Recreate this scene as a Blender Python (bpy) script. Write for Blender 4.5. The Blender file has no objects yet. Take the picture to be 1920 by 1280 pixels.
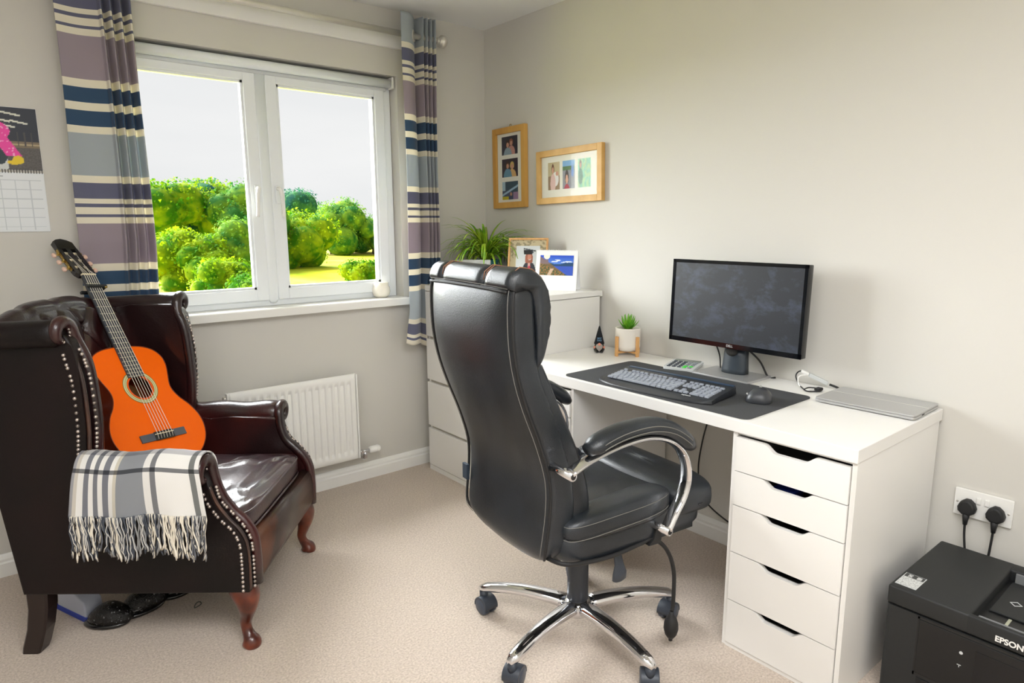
import bpy, bmesh, math, random
from mathutils import Vector, Matrix, noise
random.seed(7)
C = bpy.context.scene.collection
SC = bpy.context.scene
PI = math.pi
def V(*a): return Vector(a)
def lin(r, g, b):
    f = lambda c: (c/255/12.92) if c/255 <= .04045 else ((c/255+.055)/1.055)**2.4
    return (f(r), f(g), f(b))

# ------------------------------------------------------------ camera, sky, sun, lamps, exposure
cam_d = bpy.data.cameras.new('camera'); cam = bpy.data.objects.new('camera', cam_d); C.objects.link(cam)
cam_d.sensor_width = 36; cam_d.lens = 36*1236.741/1920; cam_d.clip_start = .02; cam_d.clip_end = 500
YAW, PIT, ROL = .6888, -.1771, -.0046
_f = V(math.sin(YAW)*math.cos(PIT), math.cos(YAW)*math.cos(PIT), math.sin(PIT))
_r = V(math.cos(YAW), -math.sin(YAW), 0); _u = _r.cross(_f)
_r2 = _r*math.cos(ROL)+_u*math.sin(ROL); _u2 = -_r*math.sin(ROL)+_u*math.cos(ROL)
cam.matrix_world = Matrix(((_r2.x, _u2.x, -_f.x, -2.3052), (_r2.y, _u2.y, -_f.y, -3.0274), (_r2.z, _u2.z, -_f.z, 1.3122), (0, 0, 0, 1)))
SC.camera = cam
SC.view_settings.view_transform = 'Standard'
try: SC.view_settings.look = 'None'
except Exception: pass
SC.view_settings.gamma = 1.0; SC.view_settings.use_curve_mapping = False
SC.view_settings.exposure = 0.22

w = bpy.data.worlds.new('world'); SC.world = w; w.use_nodes = True
wn = w.node_tree.nodes; wl = w.node_tree.links
bgn = wn['Background']
tc = wn.new('ShaderNodeTexCoord'); mp = wn.new('ShaderNodeMapping'); mp.inputs['Scale'].default_value = (1.2, 1.2, 5)
nz = wn.new('ShaderNodeTexNoise'); nz.inputs['Scale'].default_value = 1.6; nz.inputs['Detail'].default_value = 4
cr = wn.new('ShaderNodeValToRGB'); cr.color_ramp.elements[0].position = .35; cr.color_ramp.elements[1].position = .7
cr.color_ramp.elements[0].color = (.72, .725, .74, 1); cr.color_ramp.elements[1].color = (.81, .805, .81, 1)
wl.new(tc.outputs['Generated'], mp.inputs[0]); wl.new(mp.outputs[0], nz.inputs[0]); wl.new(nz.outputs[0], cr.inputs[0]); wl.new(cr.outputs[0], bgn.inputs[0])
bgn.inputs[1].default_value = 1.0

def lamp(name, kind, energy, loc=(0, 0, 0), direction=None, size=1, size_y=None, color=(1, 1, 1), angle=None):
    d = bpy.data.lights.new(name, kind); o = bpy.data.objects.new(name, d); C.objects.link(o)
    d.energy = energy; d.color = color; o.location = loc
    if kind == 'AREA':
        d.shape = 'RECTANGLE'; d.size = size; d.size_y = size_y or size
    if angle is not None: d.angle = angle
    if direction is not None: o.rotation_euler = Vector(direction).to_track_quat('-Z', 'Y').to_euler()
    return o
# hazy bright daylight through the window
lamp('sun', 'SUN', 30.0, (0, 8, 8), (.36, -.80, -.48), angle=math.radians(80), color=(.95, .98, 1.0))
# soft fill lights, added out of view under the ceiling to brighten the room
lamp('fill_light', 'AREA', 48, (-2.0, -3.25, 2.30), (0, 0, -1), 1.2, 1.2, color=(.985, .99, 1.0))
lamp('fill_light_left', 'AREA', 12, (-2.75, -2.2, 2.30), (.1, 0, -1), .8, .8, color=(.985, .99, 1.0))

# ------------------------------------------------------------ materials
MATS = {}
def mat(name, col, rough=.5, metal=0, col2=None, nscale=20, bump=0, bscale=200, coat=0, stretch=None, spec=.5, trans=None, ramp=(.35, .65), sheen=0, bdetail=3):
    if name in MATS: return MATS[name]
    m = bpy.data.materials.new(name); m.use_nodes = True; n = m.node_tree.nodes; l = m.node_tree.links
    b = n['Principled BSDF']; b.inputs['Base Color'].default_value = (*col, 1); b.inputs['Roughness'].default_value = rough
    b.inputs['Metallic'].default_value = metal; b.inputs['Specular IOR Level'].default_value = spec
    b.inputs['Coat Weight'].default_value = coat; b.inputs['Coat Roughness'].default_value = .12
    if sheen: b.inputs['Sheen Weight'].default_value = sheen
    t = n.new('ShaderNodeTexCoord'); mpn = n.new('ShaderNodeMapping')
    if stretch: mpn.inputs['Scale'].default_value = stretch
    l.new(t.outputs['Object'], mpn.inputs[0])
    if col2 is not None:
        z = n.new('ShaderNodeTexNoise'); z.inputs['Scale'].default_value = nscale; z.inputs['Detail'].default_value = 5
        r = n.new('ShaderNodeValToRGB'); r.color_ramp.elements[0].position = ramp[0]; r.color_ramp.elements[1].position = ramp[1]
        r.color_ramp.elements[0].color = (*col, 1); r.color_ramp.elements[1].color = (*col2, 1)
        l.new(mpn.outputs[0], z.inputs[0]); l.new(z.outputs[0], r.inputs[0]); l.new(r.outputs[0], b.inputs['Base Color'])
    if bump:
        z2 = n.new('ShaderNodeTexNoise'); z2.inputs['Scale'].default_value = bscale; z2.inputs['Detail'].default_value = bdetail
        bp = n.new('ShaderNodeBump'); bp.inputs['Strength'].default_value = bump; bp.inputs['Distance'].default_value = .004
        l.new(mpn.outputs[0], z2.inputs[0]); l.new(z2.outputs[0], bp.inputs['Height']); l.new(bp.outputs[0], b.inputs['Normal'])
    MATS[name] = m; return m
def mat_attr(name, rough=.5, spec=.5, coat=0, attr='Col'):
    if name in MATS: return MATS[name]
    m = bpy.data.materials.new(name); m.use_nodes = True; n = m.node_tree.nodes; l = m.node_tree.links
    b = n['Principled BSDF']; b.inputs['Roughness'].default_value = rough; b.inputs['Specular IOR Level'].default_value = spec
    b.inputs['Coat Weight'].default_value = coat
    a = n.new('ShaderNodeAttribute'); a.attribute_name = attr; l.new(a.outputs['Color'], b.inputs['Base Color'])
    MATS[name] = m; return m

M_wall = mat('wall_paint', lin(209, 206, 199), .85, bump=.05, bscale=350)
M_ceil = mat('ceiling_paint', lin(236, 236, 236), .9)
M_carpet = mat('carpet', lin(184, 168, 153), .97, col2=lin(220, 205, 191), nscale=150, bump=1.0, bscale=260, ramp=(.3, .7), spec=.1, sheen=.2)
M_white = mat('white_gloss_paint', lin(238, 237, 233), .35)
M_upvc = mat('white_upvc', lin(236, 240, 243), .3)
M_furn = mat('white_furniture', lin(236, 234, 230), .38)
M_furn_in = mat('drawer_inside', lin(150, 148, 143), .8)
M_dark_in = mat('dark_inside', lin(40, 38, 36), .9)
M_handlegap = mat('handle_groove', lin(196, 190, 176), .5)
M_chrome = mat('chrome', lin(225, 225, 228), .06, 1.0)
M_steel = mat('brushed_steel', lin(214, 210, 202), .3, .5)
M_silver = mat('silver_anodised', lin(190, 190, 190), .35, .6, bump=.02, bscale=800)
M_blackp = mat('black_plastic', lin(34, 36, 38), .42)
M_blackg = mat('black_gloss_plastic', lin(14, 16, 20), .12)
M_rubber = mat('black_rubber', lin(26, 26, 27), .6)
M_greyp = mat('grey_caster_plastic', lin(52, 58, 68), .4)
M_bl = mat('black_leather', lin(29, 33, 37), .33, col2=lin(40, 45, 51), nscale=6, bump=.22, bscale=420, coat=.12)
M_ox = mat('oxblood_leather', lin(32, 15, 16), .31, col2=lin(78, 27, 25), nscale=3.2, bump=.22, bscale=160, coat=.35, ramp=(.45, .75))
M_oxd = mat('oxblood_leather_shaded', lin(12, 8, 8), .45, col2=lin(26, 13, 13), nscale=2.5, bump=.15, bscale=260, spec=.3, coat=.0)  # darker copy of the oxblood, shade of the dim outer side put into the colour
M_cush = mat('worn_cushion_leather', lin(46, 34, 38), .3, col2=lin(70, 48, 50), nscale=9, bump=.2, bscale=140, coat=.4)
M_rail = mat('rubbed_rail_leather', lin(48, 32, 28), .34, col2=lin(110, 68, 46), nscale=4, bump=.2, bscale=160, coat=.3, ramp=(.48, .72))
M_stud = mat('antique_brass_stud', lin(196, 184, 176), .36, .8)
M_mahog = mat('mahogany', lin(66, 22, 11), .28, col2=lin(128, 54, 26), nscale=14, bump=.05, coat=.5, ramp=(.4, .7))
M_mahogd = mat('dark_mahogany', lin(30, 16, 14), .35, coat=.3)
M_orange = mat('orange_lacquer', lin(255, 106, 0), .4, coat=.15, spec=.2)
M_gside = mat('guitar_side_wood', lin(120, 42, 14), .3, coat=.5)
M_board = mat('rosewood_fretboard', lin(52, 56, 64), .45, col2=lin(74, 78, 86), nscale=30, stretch=(4, .4, 1))
M_fret = mat('fret_metal', lin(225, 222, 205), .25, .5)
M_string = mat('nylon_string', lin(235, 228, 215), .35)
M_cream = mat('cream_plastic', lin(236, 222, 190), .4)
M_pink = mat('pearl_button', lin(226, 190, 172), .3)
M_brass = mat('brass', lin(176, 150, 84), .3, .9)
M_black = mat('black_lacquer', lin(12, 13, 16), .15, coat=.5)
M_bridge = mat('bridge_wood', lin(84, 88, 96), .35)
M_hole = mat('guitar_inside', lin(110, 70, 30), .8)
M_oak = mat('oak', lin(190, 140, 62), .5, col2=lin(212, 164, 84), nscale=12, stretch=(1, 1, .12), bump=.05, bscale=60)
M_oakh = mat('oak_horizontal', lin(206, 160, 88), .5, col2=lin(222, 180, 112), nscale=12, stretch=(1, .12, 1), bump=.05, bscale=60)
M_bamboo = mat('bamboo', lin(228, 178, 116), .5, col2=lin(214, 160, 98), nscale=20, stretch=(3, 3, .5))
M_matb = mat('mount_board', lin(240, 236, 226), .8)
M_paper = mat('white_paper', lin(240, 240, 240), .8)
M_greyframe = mat('grey_washed_wood', lin(196, 198, 196), .6, col2=lin(170, 172, 170), nscale=20, stretch=(1, 8, 1))
M_ceramic = mat('white_ceramic', lin(238, 232, 222), .45)
M_teal = mat('teal_glaze', lin(26, 86, 108), .15, col2=lin(50, 130, 150), nscale=8, stretch=(1, 1, 6))
M_leaf = mat('spider_leaf', lin(92, 150, 20), .45, col2=lin(168, 196, 50), nscale=16)
M_succ = mat('succulent_leaf', lin(60, 140, 20), .45, col2=lin(126, 186, 44), nscale=25)
M_soil = mat('soil', lin(70, 50, 36), .95)
M_felt = mat('desk_mat_felt', lin(66, 67, 69), .9, col2=lin(76, 77, 79), nscale=300, spec=.2)
M_key = mat('key_grey', lin(150, 156, 166), .45)
M_keybody = mat('keyboard_body', lin(34, 37, 42), .38)
M_keyblue = mat('keyboard_top_strip', lin(40, 62, 88), .35)
M_lgrey = mat('light_grey_plastic', lin(205, 208, 208), .45)
M_screen = mat('screen_glass', lin(16, 22, 32), .2, col2=lin(34, 42, 56), nscale=5, spec=.6, bdetail=6)
M_printer = mat('printer_black', lin(31, 33, 34), .55, bump=.12, bscale=900)
M_printerf = mat('printer_front_black', lin(17, 18, 20), .4)
M_beard = mat('grey_beard', lin(172, 164, 156), .95, bump=.8, bscale=200)
M_skin = mat('skin_nose', lin(232, 150, 124), .5)
M_green = mat('green_plastic', lin(60, 214, 60), .4)
M_bluep = mat('blue_print', lin(30, 60, 170), .4)
M_slip = mat('black_sequin', lin(12, 12, 13), .22, col2=lin(200, 202, 204), nscale=120, bump=1.0, bscale=220, ramp=(.62, .8))  # pale flecks are the sequins' sparkle painted into the colour
M_candle = mat('candle_wax', lin(246, 236, 214), .5)
M_print = mat_attr('printed_picture', .5)
M_printg = mat_attr('glossy_print', .25)
M_glass = bpy.data.materials.new('window_glass'); M_glass.use_nodes = True
_n = M_glass.node_tree.nodes; _l = M_glass.node_tree.links; _n.remove(_n['Principled BSDF'])
_t = _n.new('ShaderNodeBsdfTransparent'); _g = _n.new('ShaderNodeBsdfGlossy'); _g.inputs['Roughness'].default_value = .02
_fr = _n.new('ShaderNodeFresnel'); _fr.inputs[0].default_value = 1.10; _mx = _n.new('ShaderNodeMixShader')
_t.inputs[0].default_value = (.985, .99, .985, 1)
_l.new(_fr.outputs[0], _mx.inputs[0]); _l.new(_t.outputs[0], _mx.inputs[1]); _l.new(_g.outputs[0], _mx.inputs[2]); _l.new(_mx.outputs[0], _n['Material Output'].inputs[0])

# ------------------------------------------------------------ mesh helpers
class MB:
    def __init__(s): s.v = []; s.f = []; s.sm = []; s.c = []
    def add(s, vs, fs, smooth=True, col=None):
        b = len(s.v); s.v += [tuple(x) for x in vs]
        for f in fs: s.f.append([i+b for i in f]); s.sm.append(smooth)
        s.c += [col or (1, 1, 1)]*len(vs); return s
    def box(s, x0, x1, y0, y1, z0, z1, bev=0, seg=2, M=None):
        bm = bmesh.new(); bmesh.ops.create_cube(bm, size=1)
        for q in bm.verts: q.co = ((x0+x1)/2+q.co.x*(x1-x0), (y0+y1)/2+q.co.y*(y1-y0), (z0+z1)/2+q.co.z*(z1-z0))
        if bev: bmesh.ops.bevel(bm, geom=bm.edges[:], offset=min(bev, .49*min(abs(x1-x0), abs(y1-y0), abs(z1-z0))), segments=seg, profile=.5, affect='EDGES', clamp_overlap=True)
        if M is not None: bm.transform(M)
        return s.bm(bm, smooth=seg > 2)
    def bm(s, bm, smooth=True):
        bmesh.ops.recalc_face_normals(bm, faces=bm.faces)
        bm.verts.index_update(); 
        b0 = len(s.v); s.v += [tuple(q.co) for q in bm.verts]; s.c += [(1, 1, 1)]*len(bm.verts)
        for f in bm.faces: s.f.append([q.index+b0 for q in f.verts]); s.sm.append(smooth and len(f.verts) <= 6)
        bm.free(); return s
    def tube(s, pts, r, n=10, caps=True, flat=1.0, smooth=True, col=None, up=None):
        pts = [Vector(q) for q in pts]; N = len(pts)
        rs = r if isinstance(r, (list, tuple)) else [r]*N
        vs = []; fs = []; prev = None
        for i, q in enumerate(pts):
            t = (pts[min(i+1, N-1)]-pts[max(i-1, 0)]).normalized()
            if prev is None:
                a = Vector(up) if up else (V(0, 0, 1) if abs(t.z) < .9 else V(1, 0, 0))
            else: a = prev
            nrm = (a-t*a.dot(t))
            if nrm.length < 1e-6: nrm = t.orthogonal()
            nrm.normalize(); bi = t.cross(nrm); prev = nrm
            for k in range(n):
                an = 2*PI*k/n; vs.append(q+nrm*math.cos(an)*rs[i]*flat+bi*math.sin(an)*rs[i])
        for i in range(N-1):
            for k in range(n): fs.append([i*n+k, i*n+(k+1) % n, (i+1)*n+(k+1) % n, (i+1)*n+k])
        if caps: fs.append(list(range(n))[::-1]); fs.append([(N-1)*n+k for k in range(n)])
        return s.add(vs, fs, smooth, col)
    def loft(s, rings, caps=True, smooth=True, close=True):
        n = len(rings[0]); vs = [p for r in rings for p in r]; fs = []
        for i in range(len(rings)-1):
            for k in range(n if close else n-1): fs.append([i*n+k, i*n+(k+1) % n, (i+1)*n+(k+1) % n, (i+1)*n+k])
        if caps: fs.append(list(range(n))[::-1]); fs.append([(len(rings)-1)*n+k for k in range(n)])
        return s.add(vs, fs, smooth)
    def lathe(s, prof, n=32, c=(0, 0, 0), M=None, smooth=True):
        rings = [[V(c[0]+r*math.cos(2*PI*k/n), c[1]+r*math.sin(2*PI*k/n), c[2]+z) for k in range(n)] for r, z in prof]
        if M is not None: rings = [[M @ p for p in r] for r in rings]
        return s.loft(rings, caps=True, smooth=smooth)
    def prism(s, pts2, h0, h1, axis='z', bev=0, seg=3, M=None, smooth=None):
        bm = bmesh.new()
        f = {'z': lambda p, h: (p[0], p[1], h), 'y': lambda p, h: (p[0], h, p[1]), 'x': lambda p, h: (h, p[0], p[1])}[axis]
        a = [bm.verts.new(f(p, h0)) for p in pts2]; b = [bm.verts.new(f(p, h1)) for p in pts2]; n = len(a)
        bm.faces.new(a); bm.faces.new(b[::-1])
        for k in range(n): bm.faces.new((a[k], b[k], b[(k+1) % n], a[(k+1) % n]))
        if bev:
            e = [x for x in bm.edges if (x.verts[0] in a) == (x.verts[1] in a)]
            bmesh.ops.bevel(bm, geom=e, offset=bev, segments=seg, profile=.5, affect='EDGES', clamp_overlap=True)
        if M is not None: bm.transform(M)
        return s.bm(bm, smooth=bool(bev) if smooth is None else smooth)
    def sq(s, c, r, e1=.5, e2=.5, nu=32, nv=16, M=None, fn=None):
        g = lambda x, e: math.copysign(abs(x)**e, x)
        rings = []
        for j in range(nv+1):
            ph = -PI/2+PI*j/nv; ring = []
            for k in range(nu):
                th = 2*PI*k/nu
                p = V(r[0]*g(math.cos(ph), e1)*g(math.cos(th), e2), r[1]*g(math.cos(ph), e1)*g(math.sin(th), e2), r[2]*g(math.sin(ph), e1))
                if fn: p = fn(p)
                p = p+Vector(c)
                ring.append(M @ p if M is not None else p)
            rings.append(ring)
        return s.loft(rings, caps=True)
    def grid(s, nu, nv, fn, smooth=True, colfn=None):
        b = len(s.v)
        for j in range(nv+1):
            for i in range(nu+1):
                u, vv = i/nu, j/nv; s.v.append(tuple(fn(u, vv))); s.c.append(colfn(u, vv) if colfn else (1, 1, 1))
        for j in range(nv):
            for i in range(nu):
                q = b+j*(nu+1)+i; s.f.append([q, q+1, q+nu+2, q+nu+1]); s.sm.append(smooth)
        return s
    def mesh(s, name, m, color=False):
        me = bpy.data.meshes.new(name); me.from_pydata(s.v, [], s.f); me.update()
        me.polygons.foreach_set('use_smooth', s.sm)
        for x in (m if isinstance(m, (list, tuple)) else [m]): me.materials.append(x)
        if color:
            at = me.color_attributes.new('Col', 'FLOAT_COLOR', 'POINT')
            at.data.foreach_set('color', [q for c in s.c for q in (*c, 1)])
        return me
    def build(s, name, m, parent=None, color=False, recalc=False, sub=0, solid=0, wn=False):
        me = s.mesh(name, m, color)
        if recalc:
            bm = bmesh.new(); bm.from_mesh(me); bmesh.ops.recalc_face_normals(bm, faces=bm.faces); bm.to_mesh(me); bm.free()
        o = bpy.data.objects.new(name, me); C.objects.link(o)
        if parent: o.parent = parent
        if solid: md = o.modifiers.new('solid', 'SOLIDIFY'); md.thickness = solid; md.offset = 0
        if sub: md = o.modifiers.new('sub', 'SUBSURF'); md.levels = sub; md.render_levels = sub
        return o
def tag(o, label=None, cat=None, group=None, kind=None):
    if label: o['label'] = label
    if cat: o['category'] = cat
    if group: o['group'] = group
    if kind: o['kind'] = kind
    return o
def empty(name, loc=(0, 0, 0), rz=0, label=None, cat=None, group=None, M=None, kind=None):
    o = bpy.data.objects.new(name, None); C.objects.link(o); o.empty_display_size = .05
    if M is not None: o.matrix_world = M
    else: o.location = loc; o.rotation_euler = (0, 0, rz)
    return tag(o, label, cat, group, kind)
def copy_tree(o, parent=None):
    c = o.copy(); C.objects.link(c)
    if parent: c.parent = parent
    for ch in list(o.children): copy_tree(ch, c)
    return c
def struct(o): o['kind'] = 'structure'; return o
def cat_rom(pts, n=8, closed=False):
    P = [Vector(q) for q in pts]; out = []; N = len(P)
    rng = range(N if closed else N-1)
    for i in rng:
        a = P[(i-1) % N] if (closed or i > 0) else P[0]*2-P[1]
        b = P[i]; c = P[(i+1) % N]; d = P[(i+2) % N] if (closed or i+2 < N) else P[-1]*2-P[-2]
        for k in range(n):
            t = k/n; out.append(.5*((2*b)+(c-a)*t+(2*a-5*b+4*c-d)*t*t+(-a+3*b-3*c+d)*t**3))
    if not closed: out.append(P[-1])
    return out
def rrect(x0, x1, y0, y1, r, n=6):
    out = []
    for cx, cy, a in ((x1-r, y1-r, 0), (x0+r, y1-r, 90), (x0+r, y0+r, 180), (x1-r, y0+r, 270)):
        for k in range(n+1):
            t = math.radians(a+90*k/n); out.append((cx+r*math.cos(t), cy+r*math.sin(t)))
    return out
def text(name, s, size, m, parent, M, ext=.0004, bold=0):
    cu = bpy.data.curves.new(name, 'FONT'); cu.body = s; cu.size = size; cu.extrude = ext; cu.offset = bold; cu.align_x = 'CENTER'; cu.align_y = 'CENTER'
    t = bpy.data.objects.new(name+'_tmp', cu); C.objects.link(t)
    me = bpy.data.meshes.new_from_object(t); bpy.data.objects.remove(t); me.materials.clear(); me.materials.append(m)
    o = bpy.data.objects.new(name, me); C.objects.link(o); o.parent = parent; o.matrix_local = M; return o
def basis(X, Y, Z, O):
    X, Y, Z = Vector(X), Vector(Y), Vector(Z)
    return Matrix(((X.x, Y.x, Z.x, O[0]), (X.y, Y.y, Z.y, O[1]), (X.z, Y.z, Z.z, O[2]), (0, 0, 0, 1)))
def ell(u, v, cu, cv, ru, rv): return ((u-cu)/ru)**2+((v-cv)/rv)**2 < 1
def picture(name, w_, h_, fn, parent, M, n=48, m=None):
    k = MB(); k.grid(n, max(4, int(n*h_/w_)), lambda u, v: (w_*(u-.5), h_*(v-.5), 0), colfn=lambda u, v: fn(u, v))
    o = k.build(name, m or M_print, parent, color=True); o.matrix_local = M; return o

# ------------------------------------------------------------ room shell
H = 2.338
WX0, WX1, WZ0, WZ1 = -1.868, -.548, .915, 2.033     # window opening
k = MB()
k.box(-3.3, WX0, 0, .3, 0, H); k.box(WX1, .1, 0, .3, 0, H); k.box(WX0, WX1, 0, .3, 0, WZ0); k.box(WX0, WX1, 0, .3, WZ1, H)
struct(k.build('wall_back', M_wall))
struct(MB().box(0, .1, -4.0, 0, 0, H).build('wall_right', M_wall))
struct(MB().box(-3.4, -3.3, -4.0, .3, 0, H).build('wall_left', M_wall))
struct(MB().box(-3.4, .1, -4.1, -4.0, 0, H).build('wall_front', M_wall))
struct(MB().box(-3.4, .1, -4.1, .3, -.1, 0).build('floor', M_carpet))
struct(MB().box(-3.4, .1, -4.1, .3, H, H+.1).build('ceiling', M_ceil))
def skirting(name, p0, p1, nrm):
    prof = [(0, 0), (.018, 0), (.018, .052), (.013, .058), (.013, .068), (.008, .080), (.004, .086), (0, .086)]
    p0, p1, nrm = Vector(p0), Vector(p1), Vector(nrm)
    k = MB(); k.loft([[p+nrm*a+V(0, 0, b) for a, b in prof] for p in (p0, p1)], smooth=False)
    return struct(k.build(name, M_white, recalc=True))
skirting('baseboard_back', (-3.3, 0, 0), (0, 0, 0), (0, -1, 0))
skirting('baseboard_right', (0, -4, 0), (0, 0, 0), (-1, 0, 0))
skirting('baseboard_left', (-3.3, -4, 0), (-3.3, 0, 0), (1, 0, 0))
struct(MB().box(-1.96, -.50, -.022, 0, 2.158, 2.232, .002).build('trim_1', M_white))
# window sill board
k = MB(); k.prism([(-.052, .900), (-.052, .933), (-.048, .937), (.12, .937), (.12, .900)], WX0-.02, WX1+.012, 'x')
struct(k.build('trim_2', M_white, recalc=True))

# window
win = empty('window_1', ((WX0+WX1)/2, .09, .937)); win['kind'] = 'structure'
xw = (WX0+WX1)/2
def fr(name, x0, x1, z0, z1, y0, y1, th, m=M_upvc, parent=win, bev=.004):
    k = MB()
    k.box(x0, x0+th, y0, y1, z0, z1, bev); k.box(x1-th, x1, y0, y1, z0, z1, bev)
    k.box(x0+th-.002, x1-th+.002, y0, y1, z0, z0+th, bev); k.box(x0+th-.002, x1-th+.002, y0, y1, z1-th, z1, bev)
    return k.build(name, m, parent)
zb = .937
fr('outer_frame', WX0+.003-xw, WX1-.003-xw, 0, 2.031-zb, -.022, .055, .042)
k = MB(); k.box(-.033, .033, -.022, .055, .04, 2.031-zb-.04, .004)
k.build('mullion', M_upvc, win)
# rounded cover bar over the mullion joint, domed lower end
k = MB(); pts = [(0, -.024, .012), (0, -.026, .016), (0, -.027, .03), (0, -.027, .12), (0, -.027, 2.031-zb-.03)]
k.tube(pts, [.004, .016, .024, .027, .027], 16, flat=.45, up=(0, 1, 0)); k.build('cover_bar', M_upvc, win)
for sx in (-1, 1):
    a, b_ = (.022, WX1-.045-xw) if sx > 0 else (WX0+.045-xw, -.022)
    s_ = fr('sash', a, b_, .028, 2.031-zb-.046, -.036, .03, .052)
    k = MB(); g0, g1, h0, h1 = a+.05, b_-.05, .078, 2.031-zb-.096
    k.box(g0, g0+.012, -.026, .0, h0, h1); k.box(g1-.012, g1, -.026, .0, h0, h1); k.box(g0, g1, -.026, .0, h0, h0+.012); k.box(g0, g1, -.026, .0, h1-.012, h1)
    k.build('glazing_bead', M_upvc, s_)
    MB().box(g0, g1, -.012, -.006, h0, h1).build('pane', M_glass, s_)
    hx = .05*sx*.95
    hd = MB().box(hx-.012, hx+.012, -.046, -.036, .47, .55, .004).build('handle', M_upvc, s_)
    k = MB(); k.tube(cat_rom([(hx, -.045, .535), (hx, -.066, .533), (hx+sx*.006, -.072, .51), (hx+sx*.010, -.07, .44), (hx+sx*.012, -.068, .41)], 4), [.009]*9+[.008]*8, 10)
    k.build('lever', M_white, hd)

# roller blind, rolled up
rb = empty('roller_blind', (xw, .035, 2.0), label='white roller blind rolled up tight at top of window recess', cat='blind')
L_ = (WX1-WX0)/2-.012
k = MB(); k.tube([(-L_+.012, 0, 0), (L_-.012, 0, 0)], .021, 24); k.build('fabric_roll', M_upvc, rb)
for sx in (-1, 1): MB().box(sx*L_-.006, sx*L_+.006, -.02, .024, -.026, .03, .003).build('bracket', M_white, rb)
MB().box(-L_+.02, L_-.02, .012, .03, -.034, -.018, .004).build('bottom_bar', M_lgrey, rb)

# ------------------------------------------------------------ curtain rod and curtains
rod = empty('curtain_rod', (-1.2, -.09, 2.21), label='brushed steel curtain rod with ball end above the window', cat='curtain rod')
k = MB(); k.tube([(-.84, 0, 0), (.84, 0, 0)], .0135, 20); k.build('pole', M_steel, rod)
for sx in (-1, 1):
    k = MB(); M_ = Matrix.Translation((sx*.865, 0, 0)) @ Matrix.Rotation(sx*PI/2, 4, 'Y')
    k.lathe([(.012, -.03), (.016, -.028), (.016, -.02), (.012, -.018), (.022, -.012), (.030, -.002), (.031, .008), (.027, .018), (.016, .024), (.004, .025)], 24, M=M_)
    k.build('finial', M_steel, rod)
for x in (-.78, .76):
    k = MB(); k.tube([(x, .07, 0), (x, .0, 0)], .008, 10); k.tube([(x, .088, 0), (x, .068, 0)], .024, 20); k.build('bracket', M_steel, rod)

def curtain_mat():
    m = bpy.data.materials.new('striped_curtain_fabric'); m.use_nodes = True; n = m.node_tree.nodes; l = m.node_tree.links
    b = n['Principled BSDF']; b.inputs['Roughness'].default_value = .85; b.inputs['Specular IOR Level'].default_value = .2; b.inputs['Sheen Weight'].default_value = .2
    uv = n.new('ShaderNodeAttribute'); uv.attribute_name = 'height'
    md = n.new('ShaderNodeMath'); md.operation = 'MODULO'; md.inputs[1].default_value = .671
    dv = n.new('ShaderNodeMath'); dv.operation = 'DIVIDE'; dv.inputs[1].default_value = .671
    sb = n.new('ShaderNodeMath'); sb.operation = 'SUBTRACT'; sb.inputs[0].default_value = 2.661
    l.new(uv.outputs['Fac'], sb.inputs[1]); l.new(sb.outputs[0], md.inputs[0]); l.new(md.outputs[0], dv.inputs[0])
    cr_ = lin(244, 238, 222); navy = lin(66, 92, 122); slate = lin(116, 118, 142); mauve = lin(172, 160, 170); grey = lin(182, 190, 196)
    seq = [(0, mauve), (.152, cr_), (.179, navy), (.233, cr_), (.260, navy), (.315, cr_), (.341, grey), (.494, cr_), (.521, slate), (.577, cr_), (.597, slate), (.609, cr_), (.635, slate), (.645, cr_)]
    r = n.new('ShaderNodeValToRGB'); r.color_ramp.interpolation = 'CONSTANT'; e = r.color_ramp.elements
    e[0].position = 0; e[0].color = (*seq[0][1], 1); e[1].position = seq[1][0]/.671; e[1].color = (*seq[1][1], 1)
    for z, c in seq[2:]: q = e.new(z/.671); q.color = (*c, 1)
    l.new(dv.outputs[0], r.inputs[0]); l.new(r.outputs[0], b.inputs['Base Color'])
    tr = n.new('ShaderNodeBsdfTranslucent'); l.new(r.outputs[0], tr.inputs[0]); mx = n.new('ShaderNodeMixShader'); mx.inputs[0].default_value = .32
    l.new(b.outputs[0], mx.inputs[1]); l.new(tr.outputs[0], mx.inputs[2]); l.new(mx.outputs[0], n['Material Output'].inputs[0])
    return m
M_curt = curtain_mat()
def curtain(name, fn, z0, z1, label, nu=150, nv=120, hem=None):
    me_v = []; hs = []; fs = []
    for j in range(nv+1):
        for i in range(nu+1):
            u = i/nu; z = z0+(z1-z0)*j/nv
            x, y = fn(u, z)
            zz = z+(hem(u)*max(0, 1-(z-z0)/.25) if hem else 0)
            me_v.append((x, y, zz)); hs.append(z)
    for j in range(nv):
        for i in range(nu):
            q = j*(nu+1)+i; fs.append((q, q+1, q+nu+2, q+nu+1))
    root = empty(name, (fn(.5, z1)[0], -.09, z1), label=label, cat='curtain', group='striped curtains')
    me = bpy.data.meshes.new('fabric'); me.from_pydata([(a-root.location.x, b+.09, c-z1) for a, b, c in me_v], [], fs)
    at = me.attributes.new('height', 'FLOAT', 'POINT'); at.data.foreach_set('value', hs)
    me.polygons.foreach_set('use_smooth', [True]*len(fs)); me.materials.append(M_curt)
    o = bpy.data.objects.new('fabric', me); C.objects.link(o); o.parent = root
    md = o.modifiers.new('s', 'SOLIDIFY'); md.thickness = .0025
    return root
def folds(u, cyc, amp):  # rounded zig-zag
    return amp*math.sin(2*PI*cyc*u)
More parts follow.
